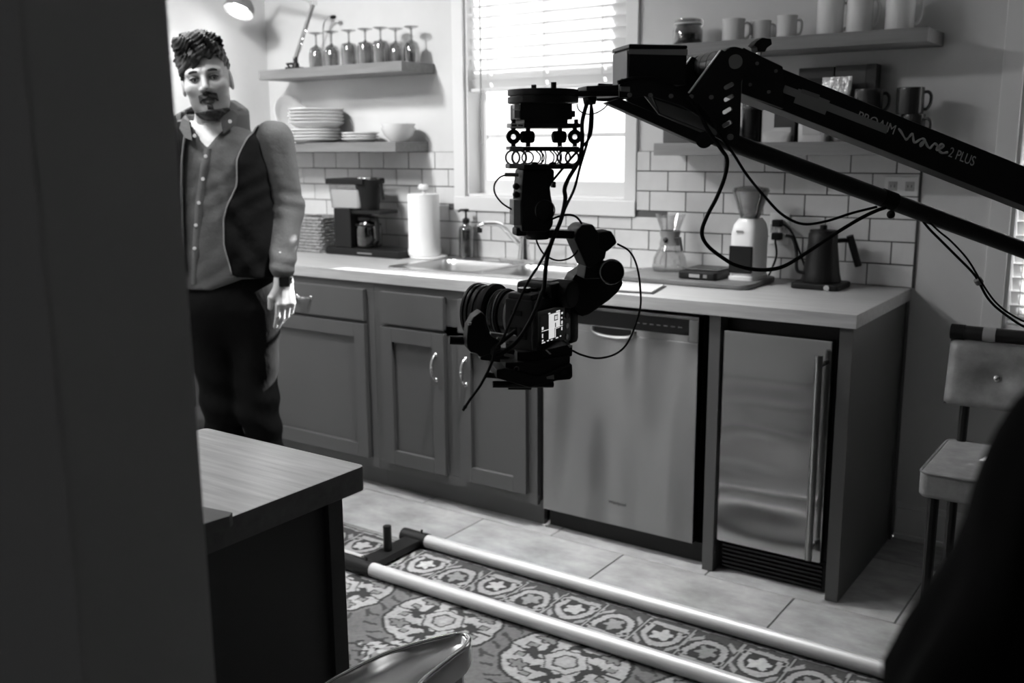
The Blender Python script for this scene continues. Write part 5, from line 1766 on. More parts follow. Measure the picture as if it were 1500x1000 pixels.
SQ(0.62, 0.40, 0.82, 0.42, -0.0110, 'picture', 'screen_light', dsp)
for (a, b, c, d) in ((0.06, 0.02, 0.2, 0.06), (0.07, 0.09, 0.13, 0.15), (0.07, 0.22, 0.11, 0.36), (0.06, 0.5, 0.13, 0.6), (0.28, 0.04, 0.36, 0.08), (0.44, 0.03, 0.52, 0.06), (0.66, 0.04, 0.76, 0.08), (0.84, 0.06, 0.90, 0.1), (0.90, 0.5, 0.96, 0.62), (0.90, 0.7, 0.95, 0.76), (0.90, 0.86, 0.97, 0.93), (0.9, 0.28, 0.95, 0.4), (0.34, 0.985, 0.42, 1.03), (0.68, 0.985, 0.84, 1.03)):
    SQ(a, b, c, d, -0.0107, 'readout', 'screen_light', dsp)
for k, z in enumerate((0.022, 0.040, 0.057, 0.074)):
    MB().cyl(cp3(0.098, 0.001, z - 0.002), cp3(0.098, -0.004, z - 0.002), 0.0045, 14).build('round_button', MT['grey_plastic'], ck)
CB(0.086, -0.003, 0.012, 0.110, 0.0, 0.084, 'button_panel', 'black', 0.0008)
# lens
lz, lx_ = 0.056, 0.056
def LR(y0, y1, r, name, material='black', n=36, r1=None, bevel=0.0008):
    return MB().cyl(cp3(lx_, y0, lz), cp3(lx_, y1, lz), r, n, r1).build(name, MT[material], ck, bevel=bevel)
LR(0.0500, 0.0598, 0.036, 'lens_mount')
LR(0.0598, 0.0795, 0.037, 'lens_barrel', 'black_gloss')
LR(0.0795, 0.0910, 0.040, 'focus_ring', 'black_matte')
LR(0.0910, 0.1041, 0.038, 'lens_barrel', 'black_gloss')
LR(0.1041, 0.1123, 0.047, 'gear_ring', 'black_matte')
LR(0.1123, 0.1238, 0.041, 'lens_barrel', 'black_gloss')
LR(0.1238, 0.1320, 0.043, 'filter_ring', 'black_metal')
LR(0.1336, 0.1386, 0.045, 'filter_ring', 'black_metal')
LR(0.1402, 0.1451, 0.046, 'filter_ring', 'black_metal')
LR(0.1304, 0.1418, 0.041, 'lens_barrel')
LR(0.0631, 0.0680, 0.0373, 'silver_ring', 'mid_plastic')
MB().torus(cp3(lx_, 0.0853, lz), 0.0402, 0.0012, CF, 40, 6).build('ring_edge', MT['grey_plastic'], ck)
MB().torus(cp3(lx_, 0.0976, lz), 0.0382, 0.0009, CF, 40, 6).build('ring_edge', MT['grey_plastic'], ck)
LR(0.1447, 0.1455, 0.036, 'front_glass', 'black_gloss')
# follow-focus motor below the lens
fm = [(683, 500), (685, 478), (693, 464), (704, 456), (712, 462), (713, 480), (720, 492), (733, 500), (735, 512), (712, 521), (703, 524), (698, 518), (690, 517), (684, 510)]
PR(fm, -0.075, 0.03, 'focus_motor', 'black', ck, 0.003)
PR([(686, 473), (691, 472), (690, 476), (686, 476)], -0.0765, 0.002, 'motor_tab', 'pouch', ck, 0)
PR([(719, 487), (757, 492), (757, 499), (719, 499)], -0.05, 0.01, 'motor_bracket', 'tape', ck, 0.001)
# rods and plates under the camera
MB().cyl(W(658, 498, -0.045), W(712, 500, -0.045), 6.6 * SCL, 16).build('support_rod', MT['black_metal'], ck, bevel=0.001)
def s23(L): return [(670 + 0.2301 * x, 370 + 0.23 * y) for (x, y) in L]
PR(s23([(143, 672), (176, 622), (215, 618), (370, 622), (362, 650), (310, 690), (265, 700), (150, 685)]), -0.06, 0.02, 'rod_clamp', 'black_metal', ck, 0.002)
for (a, b) in (((300, 648), (360, 660)), ((275, 688), (355, 686)), ((308, 568), (326, 570)), ((250, 545), (280, 553))):
    MB().cyl(W(*s23([a])[0], -0.066), W(*s23([b])[0], -0.066), 0.0025, 8).build('bracket_edge', MT['mid_plastic'], ck)
PR(s23([(380, 632), (512, 628), (700, 585), (718, 600), (735, 592), (732, 660), (540, 700), (380, 700)]), -0.03, 0.05, 'base_plate', 'black', ck, 0.002)
PR(s23([(705, 590), (733, 588), (733, 600), (714, 604)]), -0.032, 0.002, 'plate_tab', 'pouch', ck, 0)
PR(s23([(562, 622), (572, 620), (600, 645), (588, 648)]), -0.0325, 0.002, 'release_lever', 'pouch', ck, 0)
PR(s23([(305, 700), (530, 690), (720, 660), (716, 735), (520, 790), (305, 775)]), -0.04, 0.06, 'dovetail_plate', 'black_metal', ck, 0.002)
p = W(*s23([(376, 740)])[0], -0.041)
MB().torus(p, 0.0036, 0.0009, NH, 20, 6).build('screw_ring', MT['mid_plastic'], ck)
PR(s23([(248, 745), (300, 735), (520, 790), (732, 710), (735, 790), (720, 808), (640, 815), (460, 860), (250, 800)]), -0.05, 0.07, 'bottom_plate', 'black', ck, 0.002)
PR(s23([(568, 790), (615, 778), (617, 806), (570, 804)]), -0.0515, 0.0012, 'plate_label', 'mid_plastic', ck, 0)
MB().cyl(W(*s23([(690, 770)])[0], -0.05), W(*s23([(690, 770)])[0], -0.056), 0.006, 16).build('lock_knob', MT['black_gloss'], ck)
MB().cyl(W(*s23([(180, 778)])[0], -0.03), W(*s23([(270, 785)])[0], -0.03), 4.4 * SCL, 14).build('support_rod', MT['black_metal'], ck)
MB().cyl(W(*s23([(222, 838)])[0], -0.035), W(*s23([(612, 838)])[0], -0.035), 5.2 * SCL, 14).build('bottom_rod', MT['black_metal'], ck, bevel=0.002)
MB().cyl(W(*s23([(320, 850)])[0], 0.0), W(*s23([(470, 852)])[0], 0.0), 5.6 * SCL, 14).build('bottom_rod', MT['black_metal'], ck, bevel=0.002)

# ------------------------------------------------------------------ cables
def cable(name, label, pts, off, wpx, extra=None):
    offs = off if isinstance(off, (list, tuple)) else [off] * len(pts)
    P = [W(x, y, o_) for (x, y), o_ in zip(pts, offs)]
    t = thing(name, label, 'cable', P[0])
    MB().tube(smooth_path(P, 6), wpx * SCL * 0.5, 8).build('cable', MT['black_matte'], t, smooth=70)
    if extra: extra(t, P)
    return t


N_ = 'cable'
main = [(861, 147), (853, 178), (853, 209), (848, 235), (833, 261), (827, 277), (828, 292), (822, 321), (809, 352), (801, 380), (797, 419), (793, 430), (784, 455), (766, 488), (745, 511), (726, 520), (722.5, 512), (736, 500), (755, 484)]
cable(N_, 'thick cable from the crane head down across the camera, looping below its lens', main, [-0.05, -0.055, -0.06, -0.065, -0.065, -0.06, -0.06, -0.06, -0.07, -0.08, -0.09, -0.095, -0.10, -0.10, -0.10, -0.10, -0.095, -0.09, -0.085], 6.2)
def tip_(t, P): MB().tube([P[-1].lerp(P[-2], 0.35), P[-1]], [0.0032, 0.0014], 8).build('tip', MT['black_matte'], t)
cable(N_, 'cable whose loose end dangles below the camera and lens', [(866, 152), (862, 200), (850, 243), (841, 277), (828, 305), (814, 342), (807, 355), (790, 387), (770, 419), (746, 474), (736, 497), (725, 513), (720, 532), (705, 562), (690, 583), (678, 601)], [-0.06, -0.068, -0.07, -0.068, -0.066, -0.066, -0.07, -0.09, -0.10, -0.107, -0.107, -0.107, -0.105, -0.10, -0.10, -0.10], 4.0, tip_)
cable(N_, 'short cable bowed out beside the thick cable above the springs', [(865, 148), (868, 165), (867, 190), (862, 204), (852, 216), (838, 230), (815, 258), (808, 266)], [-0.045, -0.06, -0.066, -0.07, -0.072, -0.066, -0.035, -0.03], 3.8)
cable(N_, 'thin cable looping right of the camera in front of the dishwasher', [(904, 357), (922, 368), (933, 390), (938, 424), (937, 455), (922, 497), (904, 517), (877, 524.5), (853, 520), (838, 513)], [-0.03, -0.035, -0.04, -0.04, -0.04, -0.04, -0.04, -0.04, -0.035, -0.02], 3.0)
cable(N_, 'thin cable hanging in a loop under the gimbal swing arm', [(785, 348), (788, 358), (797, 372), (814, 381), (832, 379), (844, 370), (848, 360)], [0.0, -0.015, -0.025, -0.03, -0.03, -0.02, -0.01], 2.8)
cable(N_, 'thin cable arching from the plug at the left of the gimbal grip', [(741, 256), (732, 260), (724.5, 270), (725, 283), (734, 296), (745, 304), (755, 309)], -0.012, 2.6)
cable(N_, 'thin cable arching over the swing arm to the roll motor', [(806, 322), (818, 317), (832, 314.5), (843, 317), (850, 324), (853, 330)], [-0.03, -0.035, -0.035, -0.03, -0.02, 0.0], 3.2)
cable(N_, 'thin wire dipping under the head arm between crane and gimbal', [(845, 152), (848, 161), (857, 166.5), (870, 166.5), (883, 160), (893, 150)], -0.03, 2.0)
cable(N_, 'thick cable from the equipment box hanging in a big loop by the grinder', [(905, 121), (930, 115), (958, 116), (992, 131), (1018, 154), (1037, 190), (1056, 218), (1065, 233), (1062, 258), (1050, 289), (1036, 316), (1028, 340), (1036, 359), (1058, 377), (1080, 389), (1112, 395), (1145, 391), (1180, 371), (1222, 343), (1260, 320), (1285, 308), (1297, 304)], [-0.066] * 7 + [-0.06] * 10 + [-0.045, -0.035, -0.025, -0.02, -0.018], 6.0)
cable(N_, 'thinner cable from the pivot plate hanging in a shallow loop above the kettle', [(1022, 152), (1042, 175), (1056, 200), (1076, 228), (1094, 256), (1122, 290), (1147, 315), (1176, 328), (1210, 324), (1248, 312), (1284, 303)], [-0.064, -0.067, -0.068, -0.066, -0.06, -0.055, -0.05, -0.045, -0.035, -0.025, -0.018], 4.2)
def tie_(t, P):
    a = W(1433, 411, -0.002)
    d__ = (W(1437, 417, -0.002) - a).normalized()
    MB().cyl(a - d__ * 0.004, a + d__ * 0.006, 0.0068, 14).build('tie', MT['mid_plastic'], t, bevel=0.001)
cable(N_, 'cable sagging from the lower tube with a pale tie around it', [(1352, 324), (1362, 336), (1378, 352), (1400, 374), (1422, 396), (1433, 411), (1448, 438), (1472, 460), (1510, 482), (1560, 484), (1630, 462), (1690, 443)], 0.0, 4.4, tie_)
cable(N_, 'thinner cable running beside the tied one under the lower tube', [(1362, 326), (1376, 339), (1394, 354), (1416, 378), (1430, 400), (1438, 414), (1458, 442), (1482, 461), (1512, 474), (1560, 476), (1620, 456), (1680, 438)], -0.010, 3.4)

# ------------------------------------------------------------------ the standing man: smooth surfaces meshed from distance fields
def surface_net(fn, lo, hi, h):
    lo, hi = np.array(lo, float), np.array(hi, float)
    n = np.ceil((hi - lo) / h).astype(int) + 1
    ax = [lo[i] + h * np.arange(n[i]) for i in range(3)]
    X, Y, Z = np.meshgrid(*ax, indexing='ij')
    F = fn(X, Y, Z).astype(np.float32)
    F[0], F[-1], F[:, 0], F[:, -1], F[:, :, 0], F[:, :, -1] = [np.maximum(q, 1e-4) for q in (F[0], F[-1], F[:, 0], F[:, -1], F[:, :, 0], F[:, :, -1])]
    ins = F < 0
    cnt = np.zeros(tuple(n - 1), np.int32)
    acc = np.zeros(tuple(n - 1) + (3,), np.float32)
    for axis in range(3):
        s0 = [slice(None)] * 3; s1 = [slice(None)] * 3
        s0[axis] = slice(0, -1); s1[axis] = slice(1, None)
        a, b = F[tuple(s0)], F[tuple(s1)]
        cr = (a < 0) != (b < 0)
        I = np.argwhere(cr)
        if len(I) == 0: continue
        av, bv = a[cr], b[cr]
        tt = av / (av - bv)
        pos = I.astype(np.float32)
        pos[:, axis] += tt
        o1, o2 = [q for q in range(3) if q != axis]
        for d1 in (0, -1):
            for d2 in (0, -1):
                C_ = I.copy()
                C_[:, o1] += d1; C_[:, o2] += d2
                ok = (C_ >= 0).all(1) & (C_ < (n - 1)).all(1)
                c = C_[ok]
                np.add.at(cnt, (c[:, 0], c[:, 1], c[:, 2]), 1)
                np.add.at(acc, (c[:, 0], c[:, 1], c[:, 2]), pos[ok])
    act = cnt > 0
    vid = -np.ones(cnt.shape, np.int64)
    vid[act] = np.arange(act.sum())
    V = lo + h * acc[act] / cnt[act][:, None]
    faces = []
    for axis in range(3):
        s0 = [slice(None)] * 3; s1 = [slice(None)] * 3
        s0[axis] = slice(0, -1); s1[axis] = slice(1, None)
        a, b = ins[tuple(s0)], ins[tuple(s1)]
        I = np.argwhere(a != b)
        if len(I) == 0: continue
        o1, o2 = [(1, 2), (2, 0), (0, 1)][axis]
        ok = (I[:, o1] > 0) & (I[:, o2] > 0)
        I = I[ok]
        sgn = a[I[:, 0], I[:, 1], I[:, 2]]
        q = []
        for (d1, d2) in ((0, 0), (-1, 0), (-1, -1), (0, -1)):
            c = I.copy(); c[:, o1] += d1; c[:, o2] += d2
            q.append(vid[c[:, 0], c[:, 1], c[:, 2]])
        q = np.stack(q, 1)
        q[~sgn] = q[~sgn][:, ::-1]
        faces.append(q)
    return V, np.vstack(faces)


def relax(V, Fq, it=2):
    e = np.vstack([Fq[:, [0, 1]], Fq[:, [1, 2]], Fq[:, [2, 3]], Fq[:, [3, 0]]])
    for _ in range(it):
        s = np.zeros_like(V); c = np.zeros(len(V))
        np.add.at(s, e[:, 0], V[e[:, 1]]); np.add.at(s, e[:, 1], V[e[:, 0]])
        np.add.at(c, e[:, 0], 1); np.add.at(c, e[:, 1], 1)
        V = V * 0.5 + 0.5 * s / np.maximum(c, 1)[:, None]
    return V


def np_mesh(name, V, Fq, material, parent, xf, col=None, smooth=None):
    """V in the man's local frame; xf maps to the parent's frame"""
    me = bpy.data.meshes.new(name)
    co = xf(V).astype(np.float32)
    me.vertices.add(len(co)); me.vertices.foreach_set('co', co.ravel())
    me.loops.add(Fq.size); me.loops.foreach_set('vertex_index', Fq.ravel().astype(np.int32))
    me.polygons.add(len(Fq)); me.polygons.foreach_set('loop_start', np.arange(0, Fq.size, 4, dtype=np.int32))
    me.update(calc_edges=True)
    me.validate()
    me.shade_smooth()
    if col is not None:
        at = me.color_attributes.new('Col', 'FLOAT_COLOR', 'POINT')
        c4 = np.ones((len(co), 4), np.float32)
        c4[:, :3] = col[:, None]
        at.data.foreach_set('color', c4.ravel())
    me.materials.append(material)
    o = bpy.data.objects.new(name, me)
    COL.objects.link(o)
    o.parent = parent
    return o


def sm(a, b, k):
    h = np.clip(0.5 + 0.5 * (b - a) / k, 0, 1)
    return b + (a - b) * h - k * h * (1 - h)


def smx(a, b, k): return -sm(-a, -b, k)


def cap(X, Y, Z, a, b, ra, rb):
    a, b = np.array(a, float), np.array(b, float)
    d = b - a
    t = np.clip(((X - a[0]) * d[0] + (Y - a[1]) * d[1] + (Z - a[2]) * d[2]) / d.dot(d), 0, 1)
    return np.sqrt((X - a[0] - t * d[0]) ** 2 + (Y - a[1] - t * d[1]) ** 2 + (Z - a[2] - t * d[2]) ** 2) - (ra + (rb - ra) * t)


def elp(X, Y, Z, c, r):
    q = np.sqrt(((X - c[0]) / r[0]) ** 2 + ((Y - c[1]) / r[1]) ** 2 + ((Z - c[2]) / r[2]) ** 2)
    return (q - 1) * min(r)


# local frame: x image-right, y away from the camera, z up, origin on the floor under the man
DP = 3.36
PC = CAM + DH * DP
PC0 = Vector((PC.x, PC.y, 0))


def L(px, py, y=0.0):
    """pixel -> (x, z) on the man's frontal plane, or y metres behind it"""
    v = ray(px, py)
    t = (DP + y) / v.dot(DH)
    P = CAM + v * t - PC0
    return P.dot(RH), P.z - 0.0125


XO = L(318, 400)[0]
pbase = PC0 + RH * XO + UP * 0.0125
man = thing('person', 'man in a dark open vest over a button shirt, standing by the counter', 'person', pbase)
_R3 = np.array([list(RH), list(DH), [0, 0, 1]])        # rows: local axes in world


def xf(V): return V @ _R3            # relative to the man's base


def LX(px, py, y=0.0):
    x, z = L(px, py, y)
    return x - XO, z


# ---- head, in its own frame (eyes at z = 0)
HS = 0.975
ex, ez = LX(290, 116, -0.11)
HC = np.array([ex, -0.02, ez])
HROLL = math.radians(9)
HYAW = math.radians(-12)
HPIT = math.radians(6)


def head_local(X, Y, Z):
    x, y, z = (X - HC[0]) / HS, (Y - HC[1]) / HS, (Z - HC[2]) / HS
    c, s = math.cos(HROLL), math.sin(HROLL)
    # undo the roll: the crown leans to the left of the picture
    x, z = x * c + z * s, -x * s + z * c
    c, s = math.cos(HYAW), math.sin(HYAW)
    x, y = x * c - y * s, x * s + y * c
    return x, y, z


def head_to_man(p):
    x, y, z = p[..., 0], p[..., 1], p[..., 2]
    c, s = math.cos(HYAW), math.sin(HYAW)
    x, y = x * c + y * s, -x * s + y * c
    c, s = math.cos(HROLL), math.sin(HROLL)
    x, z = x * c - z * s, x * s + z * c
    return np.stack([x * HS + HC[0], y * HS + HC[1], z * HS + HC[2]], -1)


def f_cranium(x, y, z): return elp(x, y, z, (0, 0.018, 0.042), (0.076, 0.096, 0.092))


def f_head(x, y, z):
    d = f_cranium(x, y, z)
    d = sm(d, elp(x, y, z, (0, -0.020, -0.020), (0.068, 0.072, 0.085)), 0.03)      # face
    d = sm(d, elp(x, y, z, (0, -0.022, -0.075), (0.060, 0.060, 0.054)), 0.025)     # jaw
    d = sm(d, elp(x, y, z, (0, -0.070, -0.104), (0.026, 0.020, 0.020)), 0.02)      # chin
    d = sm(d, cap(np.abs(x), y, z, (0.010, -0.088, 0.022), (0.048, -0.070, 0.022), 0.010, 0.010), 0.016)   # brow
    d = sm(d, elp(np.abs(x), y, z, (0.046, -0.060, -0.024), (0.022, 0.022, 0.018)), 0.022)                 # cheekbones
    d = smx(d, -elp(np.abs(x), y, z, (0.031, -0.098, 0.001), (0.019, 0.017, 0.012)), 0.012)               # eye sockets
    d = sm(d, elp(np.abs(x), y, z, (0.031, -0.075, 0.002), (0.0150, 0.0130, 0.0125)), 0.003)              # eyelids
    d = sm(d, cap(x, y, z, (0, -0.086, 0.014), (0, -0.110, -0.032), 0.0075, 0.0115), 0.010)                # nose
    d = sm(d, elp(np.abs(x), y, z, (0.0125, -0.098, -0.036), (0.009, 0.010, 0.008)), 0.006)                # nostrils
    d = sm(d, cap(np.abs(x), y, z, (0.0, -0.0935, -0.0655), (0.021, -0.083, -0.067), 0.0055, 0.003), 0.005)
    d = sm(d, cap(np.abs(x), y, z, (0.0, -0.0930, -0.0755), (0.018, -0.083, -0.073), 0.0060, 0.003), 0.005)
    d = smx(d, -cap(np.abs(x), y, z, (0.0, -0.100, -0.0705), (0.021, -0.088, -0.0705), 0.0022, 0.001), 0.003)
    ear = elp(np.abs(x), y, z, (0.079, 0.012, -0.008), (0.010, 0.020, 0.032))
    ear = smx(ear, -elp(np.abs(x), y, z, (0.088, 0.008, -0.006), (0.008, 0.012, 0.020)), 0.006)
    d = sm(d, ear, 0.008)
    return d


NK0, NK1 = HC + np.array([0.012, 0.035, -0.06]), None
nx, nz = LX(306, 200)
NECKB = np.array([nx, 0.06, nz])
CHX, CHZ = LX(308, 215)


def f_body_up(X, Y, Z):
    x, y, z = head_local(X, Y, Z)
    d = f_head(x, y, z)
    a = head_to_man(np.array([0.0, 0.028, -0.055]))
    d = sm(d, cap(X, Y, Z, a, NECKB, 0.053, 0.060), 0.02)
    d = sm(d, cap(np.abs(X - nx), Y, Z, (0.0, 0.065, nz + 0.02), (0.15, 0.06, nz - 0.055), 0.045, 0.03), 0.05)
    d = sm(d, elp(X, Y, Z, (nx, 0.04, nz - 0.10), (0.155, 0.085, 0.10)), 0.04)
    return d


V1, F1 = surface_net(f_body_up, (HC[0] - 0.24, HC[1] - 0.16, HC[2] - 0.40), (HC[0] + 0.26, HC[1] + 0.20, HC[2] + 0.17), 0.0034)
V1 = relax(V1, F1, 1)
hx_, hy_, hz_ = head_local(V1[:, 0], V1[:, 1], V1[:, 2])
rs = np.random.RandomState(5)
col1 = np.full(len(V1), 0.52)
ax_ = np.abs(hx_)
front = hy_ < -0.03
lips = front & (ax_ < 0.022 - 0.0) & (hz_ > -0.083) & (hz_ < -0.061) & (hy_ < -0.086)
col1[lips] = 0.20
col1[front & (ax_ < 0.021) & (np.abs(hz_ + 0.0705) < 0.0022) & (hy_ < -0.08)] = 0.03
sock = np.sqrt(((ax_ - 0.031) / 0.022) ** 2 + ((hz_ - 0.001) / 0.014) ** 2)
col1[front & (sock < 1.0)] *= 0.72
# short stubble along cheeks and jaw
stub = np.clip((-0.035 - hz_ - 0.25 * (hy_ + 0.06)) / 0.03, 0, 1) * (hz_ > -0.135) * np.clip((0.075 - hy_) / 0.05, 0, 1) * (hy_ < 0.03)
lower = np.clip((-hz_ - 0.06) / 0.03, 0, 1)
col1 *= 1 - np.clip(0.55 * stub + 0.0 * lower, 0, 0.6)
col1 *= 0.95 + 0.1 * rs.rand(len(col1))


# ---- hands
def hand_fn(wrist, ang, sgn):
    """hanging relaxed hand; wrist point, sgn = +1 when the thumb lies to the left of the picture"""
    w = np.array(wrist)
    dn = np.array([math.sin(ang), -0.10, -math.cos(ang)]); dn /= np.linalg.norm(dn)
    side = np.array([math.cos(ang) * 0.72, 0.69, math.sin(ang) * 0.72]); side -= dn * side.dot(dn); side /= np.linalg.norm(side)
    side = side * sgn
    nrm = np.cross(dn, side)
    kn = []
    for k, (o, l0, r) in enumerate(((-0.030, 0.082, 0.0096), (-0.010, 0.091, 0.0100), (0.010, 0.086, 0.0096), (0.029, 0.072, 0.0084))):
        b = w + dn * (0.090 - abs(o) * 0.15) + side * o
        curl = 0.25 + 0.10 * k
        m = b + (dn * math.cos(curl) + nrm * math.sin(curl) * -sgn) * l0 * 0.5
        e = m + (dn * math.cos(curl * 2.3) + nrm * math.sin(curl * 2.3) * -sgn) * l0 * 0.5
        kn.append((b, m, e, r))
    tb0 = w + dn * 0.022 - side * 0.024
    tb1 = tb0 + dn * 0.038 - side * 0.022 - nrm * 0.012 * sgn
    tb2 = tb1 + dn * 0.034 - side * 0.002 - nrm * 0.010 * sgn
    def f(X, Y, Z):
        d = cap(X, Y, Z, w - dn * 0.075, w, 0.029, 0.027)
        pal = None
        for o in (-0.024, -0.008, 0.009, 0.024):
            c = cap(X, Y, Z, w + dn * 0.01 + side * o * 0.7, w + dn * 0.082 + side * o, 0.0155, 0.0125)
            pal = c if pal is None else sm(pal, c, 0.012)
        d = sm(d, pal, 0.02)
        d = sm(d, cap(X, Y, Z, w + dn * 0.018 - side * 0.012, tb1, 0.017, 0.0115), 0.012)
        d = sm(d, cap(X, Y, Z, tb1, tb2, 0.0112, 0.0085), 0.004)
        for (b, m, e, r) in kn:
            q = sm(cap(X, Y, Z, b, m, r, r * 0.95), cap(X, Y, Z, m, e, r * 0.95, r * 0.78), 0.003)
            d = sm(d, q, 0.0035)
        return d
    pts = np.array([w - dn * 0.13, w + dn * 0.19, w - side * 0.08, w + side * 0.06, tb2])
    return f, pts.min(0) - 0.05, pts.max(0) + 0.05


wlx, wlz = LX(415, 408, -0.045)
WL = (wlx, -0.045, wlz)
wrx, wrz = LX(232, 432)
WR = (wrx, -0.03, wrz)
fl_, lo_, hi_ = hand_fn(WL, math.radians(4), 1)
V2, F2 = surface_net(fl_, lo_, hi_, 0.0032)
fr_, lo_, hi_ = hand_fn(WR, math.radians(-4), -1)
V3, F3 = surface_net(fr_, lo_, hi_, 0.0036)
Vb = np.vstack([V1, V2, V3])
Fb = np.vstack([F1, F2 + len(V1), F3 + len(V1) + len(V2)])
colb = np.concatenate([col1, np.full(len(V2), 0.52), np.full(len(V3), 0.52)])
np_mesh('body', Vb, Fb, MT['skin'], man, xf, colb)

# ---- eyes
for s in (-1, 1):
    c = head_to_man(np.array([0.031 * s, -0.0785, 0.0005]))
    mb = MB()
    def man_w(p): return pbase + RH * p[0] + DH * p[1] + UP * p[2]
    mb.ball(man_w(c), 0.0118, n=16)
    eo = mb.build('eye', MT['eye'], man, smooth=None)
    c2 = head_to_man(np.array([0.031 * s + 0.001, -0.0880, -0.0015]))
    MB().ball(man_w(c2), 0.0055, 0.0035, 0.0055, 12).build('iris', MT['iris'], eo, smooth=None)
# eyelid openings are dark slits under heavy lids, brows above
for s in (-1, 1):
    pts = [head_to_man(np.array([s * a, b, c])) for (a, b, c) in ((0.013, -0.0945, 0.0215), (0.025, -0.0935, 0.0240), (0.038, -0.087, 0.0240), (0.050, -0.074, 0.0185))]
    MB().tube(smooth_path([man_w(p) for p in pts], 4), [0.0026 + 0.0018 * math.sin(math.pi * i / 12) for i in range(13)], 8).build('eyebrow', MT['hair'], man, smooth=None)
    pts = [head_to_man(np.array([s * a, b, c])) for (a, b, c) in ((0.017, -0.0875, 0.0015), (0.026, -0.0908, 0.0045), (0.036, -0.0898, 0.0045), (0.046, -0.082, 0.0010))]
    MB().tube(smooth_path([man_w(p) for p in pts], 4), 0.0024, 6).build('lash_line', MT['hair'], man, smooth=None)


# ---- hair with a swept fringe
def f_hair(X, Y, Z):
    x, y, z = head_local(X, Y, Z)
    n = 0.0055 * np.sin(x * 62 + 1.6 * np.sin(z * 40) + 1.0) * np.sin(y * 55 + 1.5 * np.sin(x * 38)) + 0.0030 * np.sin(z * 120 + x * 90 + y * 40) + 0.0022 * np.sin(x * 230 + y * 170 + 3 * np.sin(z * 60)) + 0.0018 * np.sin(z * 420 - x * 300 + 2 * np.sin(x * 90))
    top = np.clip((z - 0.02) / 0.07, 0, 1)
    d = elp(x, y, z, (-0.002, 0.020, 0.046), (0.0805, 0.102, 0.103)) - n * (0.3 + 0.7 * top) - 0.006 * top
    d = sm(d, elp(x, y, z, (-0.012, -0.030, 0.122), (0.068, 0.070, 0.032)) - n * 0.9, 0.03)
    line = 0.064 - 0.50 * np.clip(np.abs(x - 0.020) - 0.030, 0, 1) + 0.006 * np.sin(x * 160)
    face = np.maximum(z - line, y + 0.030)          # bare forehead and face in front of the ears
    d = np.maximum(d, -face)
    d = np.maximum(d, -(z + 0.050))
    side = np.maximum(y + 0.012, z - 0.020)         # sideburn edge
    d = np.maximum(d, -elp(np.abs(x), y, z, (0.090, 0.010, -0.018), (0.024, 0.028, 0.042)))
    # locks swept over the forehead towards the left of the picture
    lk = cap(x, y, z, (0.046, -0.068, 0.100), (-0.020, -0.084, 0.076), 0.016, 0.016)
    lk = sm(lk, cap(x, y, z, (-0.012, -0.082, 0.080), (-0.060, -0.060, 0.040), 0.018, 0.012), 0.014)
    lk = sm(lk, cap(x, y, z, (-0.045, -0.068, 0.072), (-0.072, -0.034, 0.012), 0.014, 0.008), 0.012)
    lk = sm(lk, cap(x, y, z, (-0.010, -0.088, 0.066), (-0.036, -0.087, 0.030), 0.010, 0.004), 0.008)
    return sm(d, lk - n * 0.8, 0.012)


Vh, Fh = surface_net(f_hair, (HC[0] - 0.15, HC[1] - 0.17, HC[2] - 0.09), (HC[0] + 0.14, HC[1] + 0.17, HC[2] + 0.21), 0.0030)
np_mesh('hair', Vh, Fh, MT['hair'], man, xf)


# ---- moustache, goatee and jaw beard, following the skin
def f_beard(X, Y, Z):
    x, y, z = head_local(X, Y, Z)
    n = 0.0012 * np.sin(x * 520) * np.sin(z * 430) + 0.001 * np.sin(x * 210 + z * 330)
    d = f_head(x, y, z) - 0.0042 - n
    a = np.abs(x)
    mo = np.maximum(np.maximum(-(z + 0.064 + 0.30 * a), z + 0.043 + 0.25 * a), a - 0.031)
    mo2 = np.maximum(np.maximum(a - 0.033, 0.022 - a), np.maximum(-(z + 0.078), z + 0.056))
    go = np.maximum(np.maximum(a - 0.010, z + 0.084), -(z + 0.1))
    ch = np.maximum(z + 0.100 + 0.10 * a - 0.20 * np.clip(a - 0.02, 0, 1), -(z + 0.150))
    ch = np.maximum(ch, y - 0.0)
    reg = np.minimum(np.minimum(mo, mo2 + 0.0015), np.minimum(go, ch))
    reg = np.maximum(reg, y + 0.01)
    return smx(d, reg, 0.004)


Vq, Fq_ = surface_net(f_beard, (HC[0] - 0.10, HC[1] - 0.15, HC[2] - 0.17), (HC[0] + 0.12, HC[1] + 0.06, HC[2] - 0.02), 0.0028)
np_mesh('beard', Vq, Fq_, MT['beard'], man, xf)

# ---- torso and arms
SHL = np.array([*LX(396, 205)]); SHR = np.array([*LX(232, 205)])
ELB = LX(421, 305, 0.06); ELR = LX(212, 325)
ck_z = [LX(300, y)[1] for y in (168, 185, 205, 240, 290, 340, 380, 420)]
ck_x = [LX(x, 300)[0] for x in (307, 306, 306, 308, 314, 320, 324, 326)]
ck_a = [0.070, 0.120, 0.172, 0.192, 0.184, 0.176, 0.176, 0.178]
ck_b = [0.070, 0.090, 0.108, 0.122, 0.122, 0.122, 0.124, 0.120]
zi = ck_z[::-1]


def prof(Z, v): return np.interp(Z, zi, v[::-1])


def f_torso(X, Y, Z, grow=0.0):
    a, b, cx = prof(Z, ck_a) + grow, prof(Z, ck_b) + grow, prof(Z, ck_x)
    q = ((np.abs(X - cx) / a) ** 2.3 + (np.abs(Y - 0.045) / b) ** 2.3) ** (1 / 2.3)
    d = (q - 1) * np.minimum(a, b)
    return d


ZHEM, ZNECK = LX(300, 421)[1], LX(306, 166)[1]
yS, yE, yW = 0.05, 0.06, -0.045


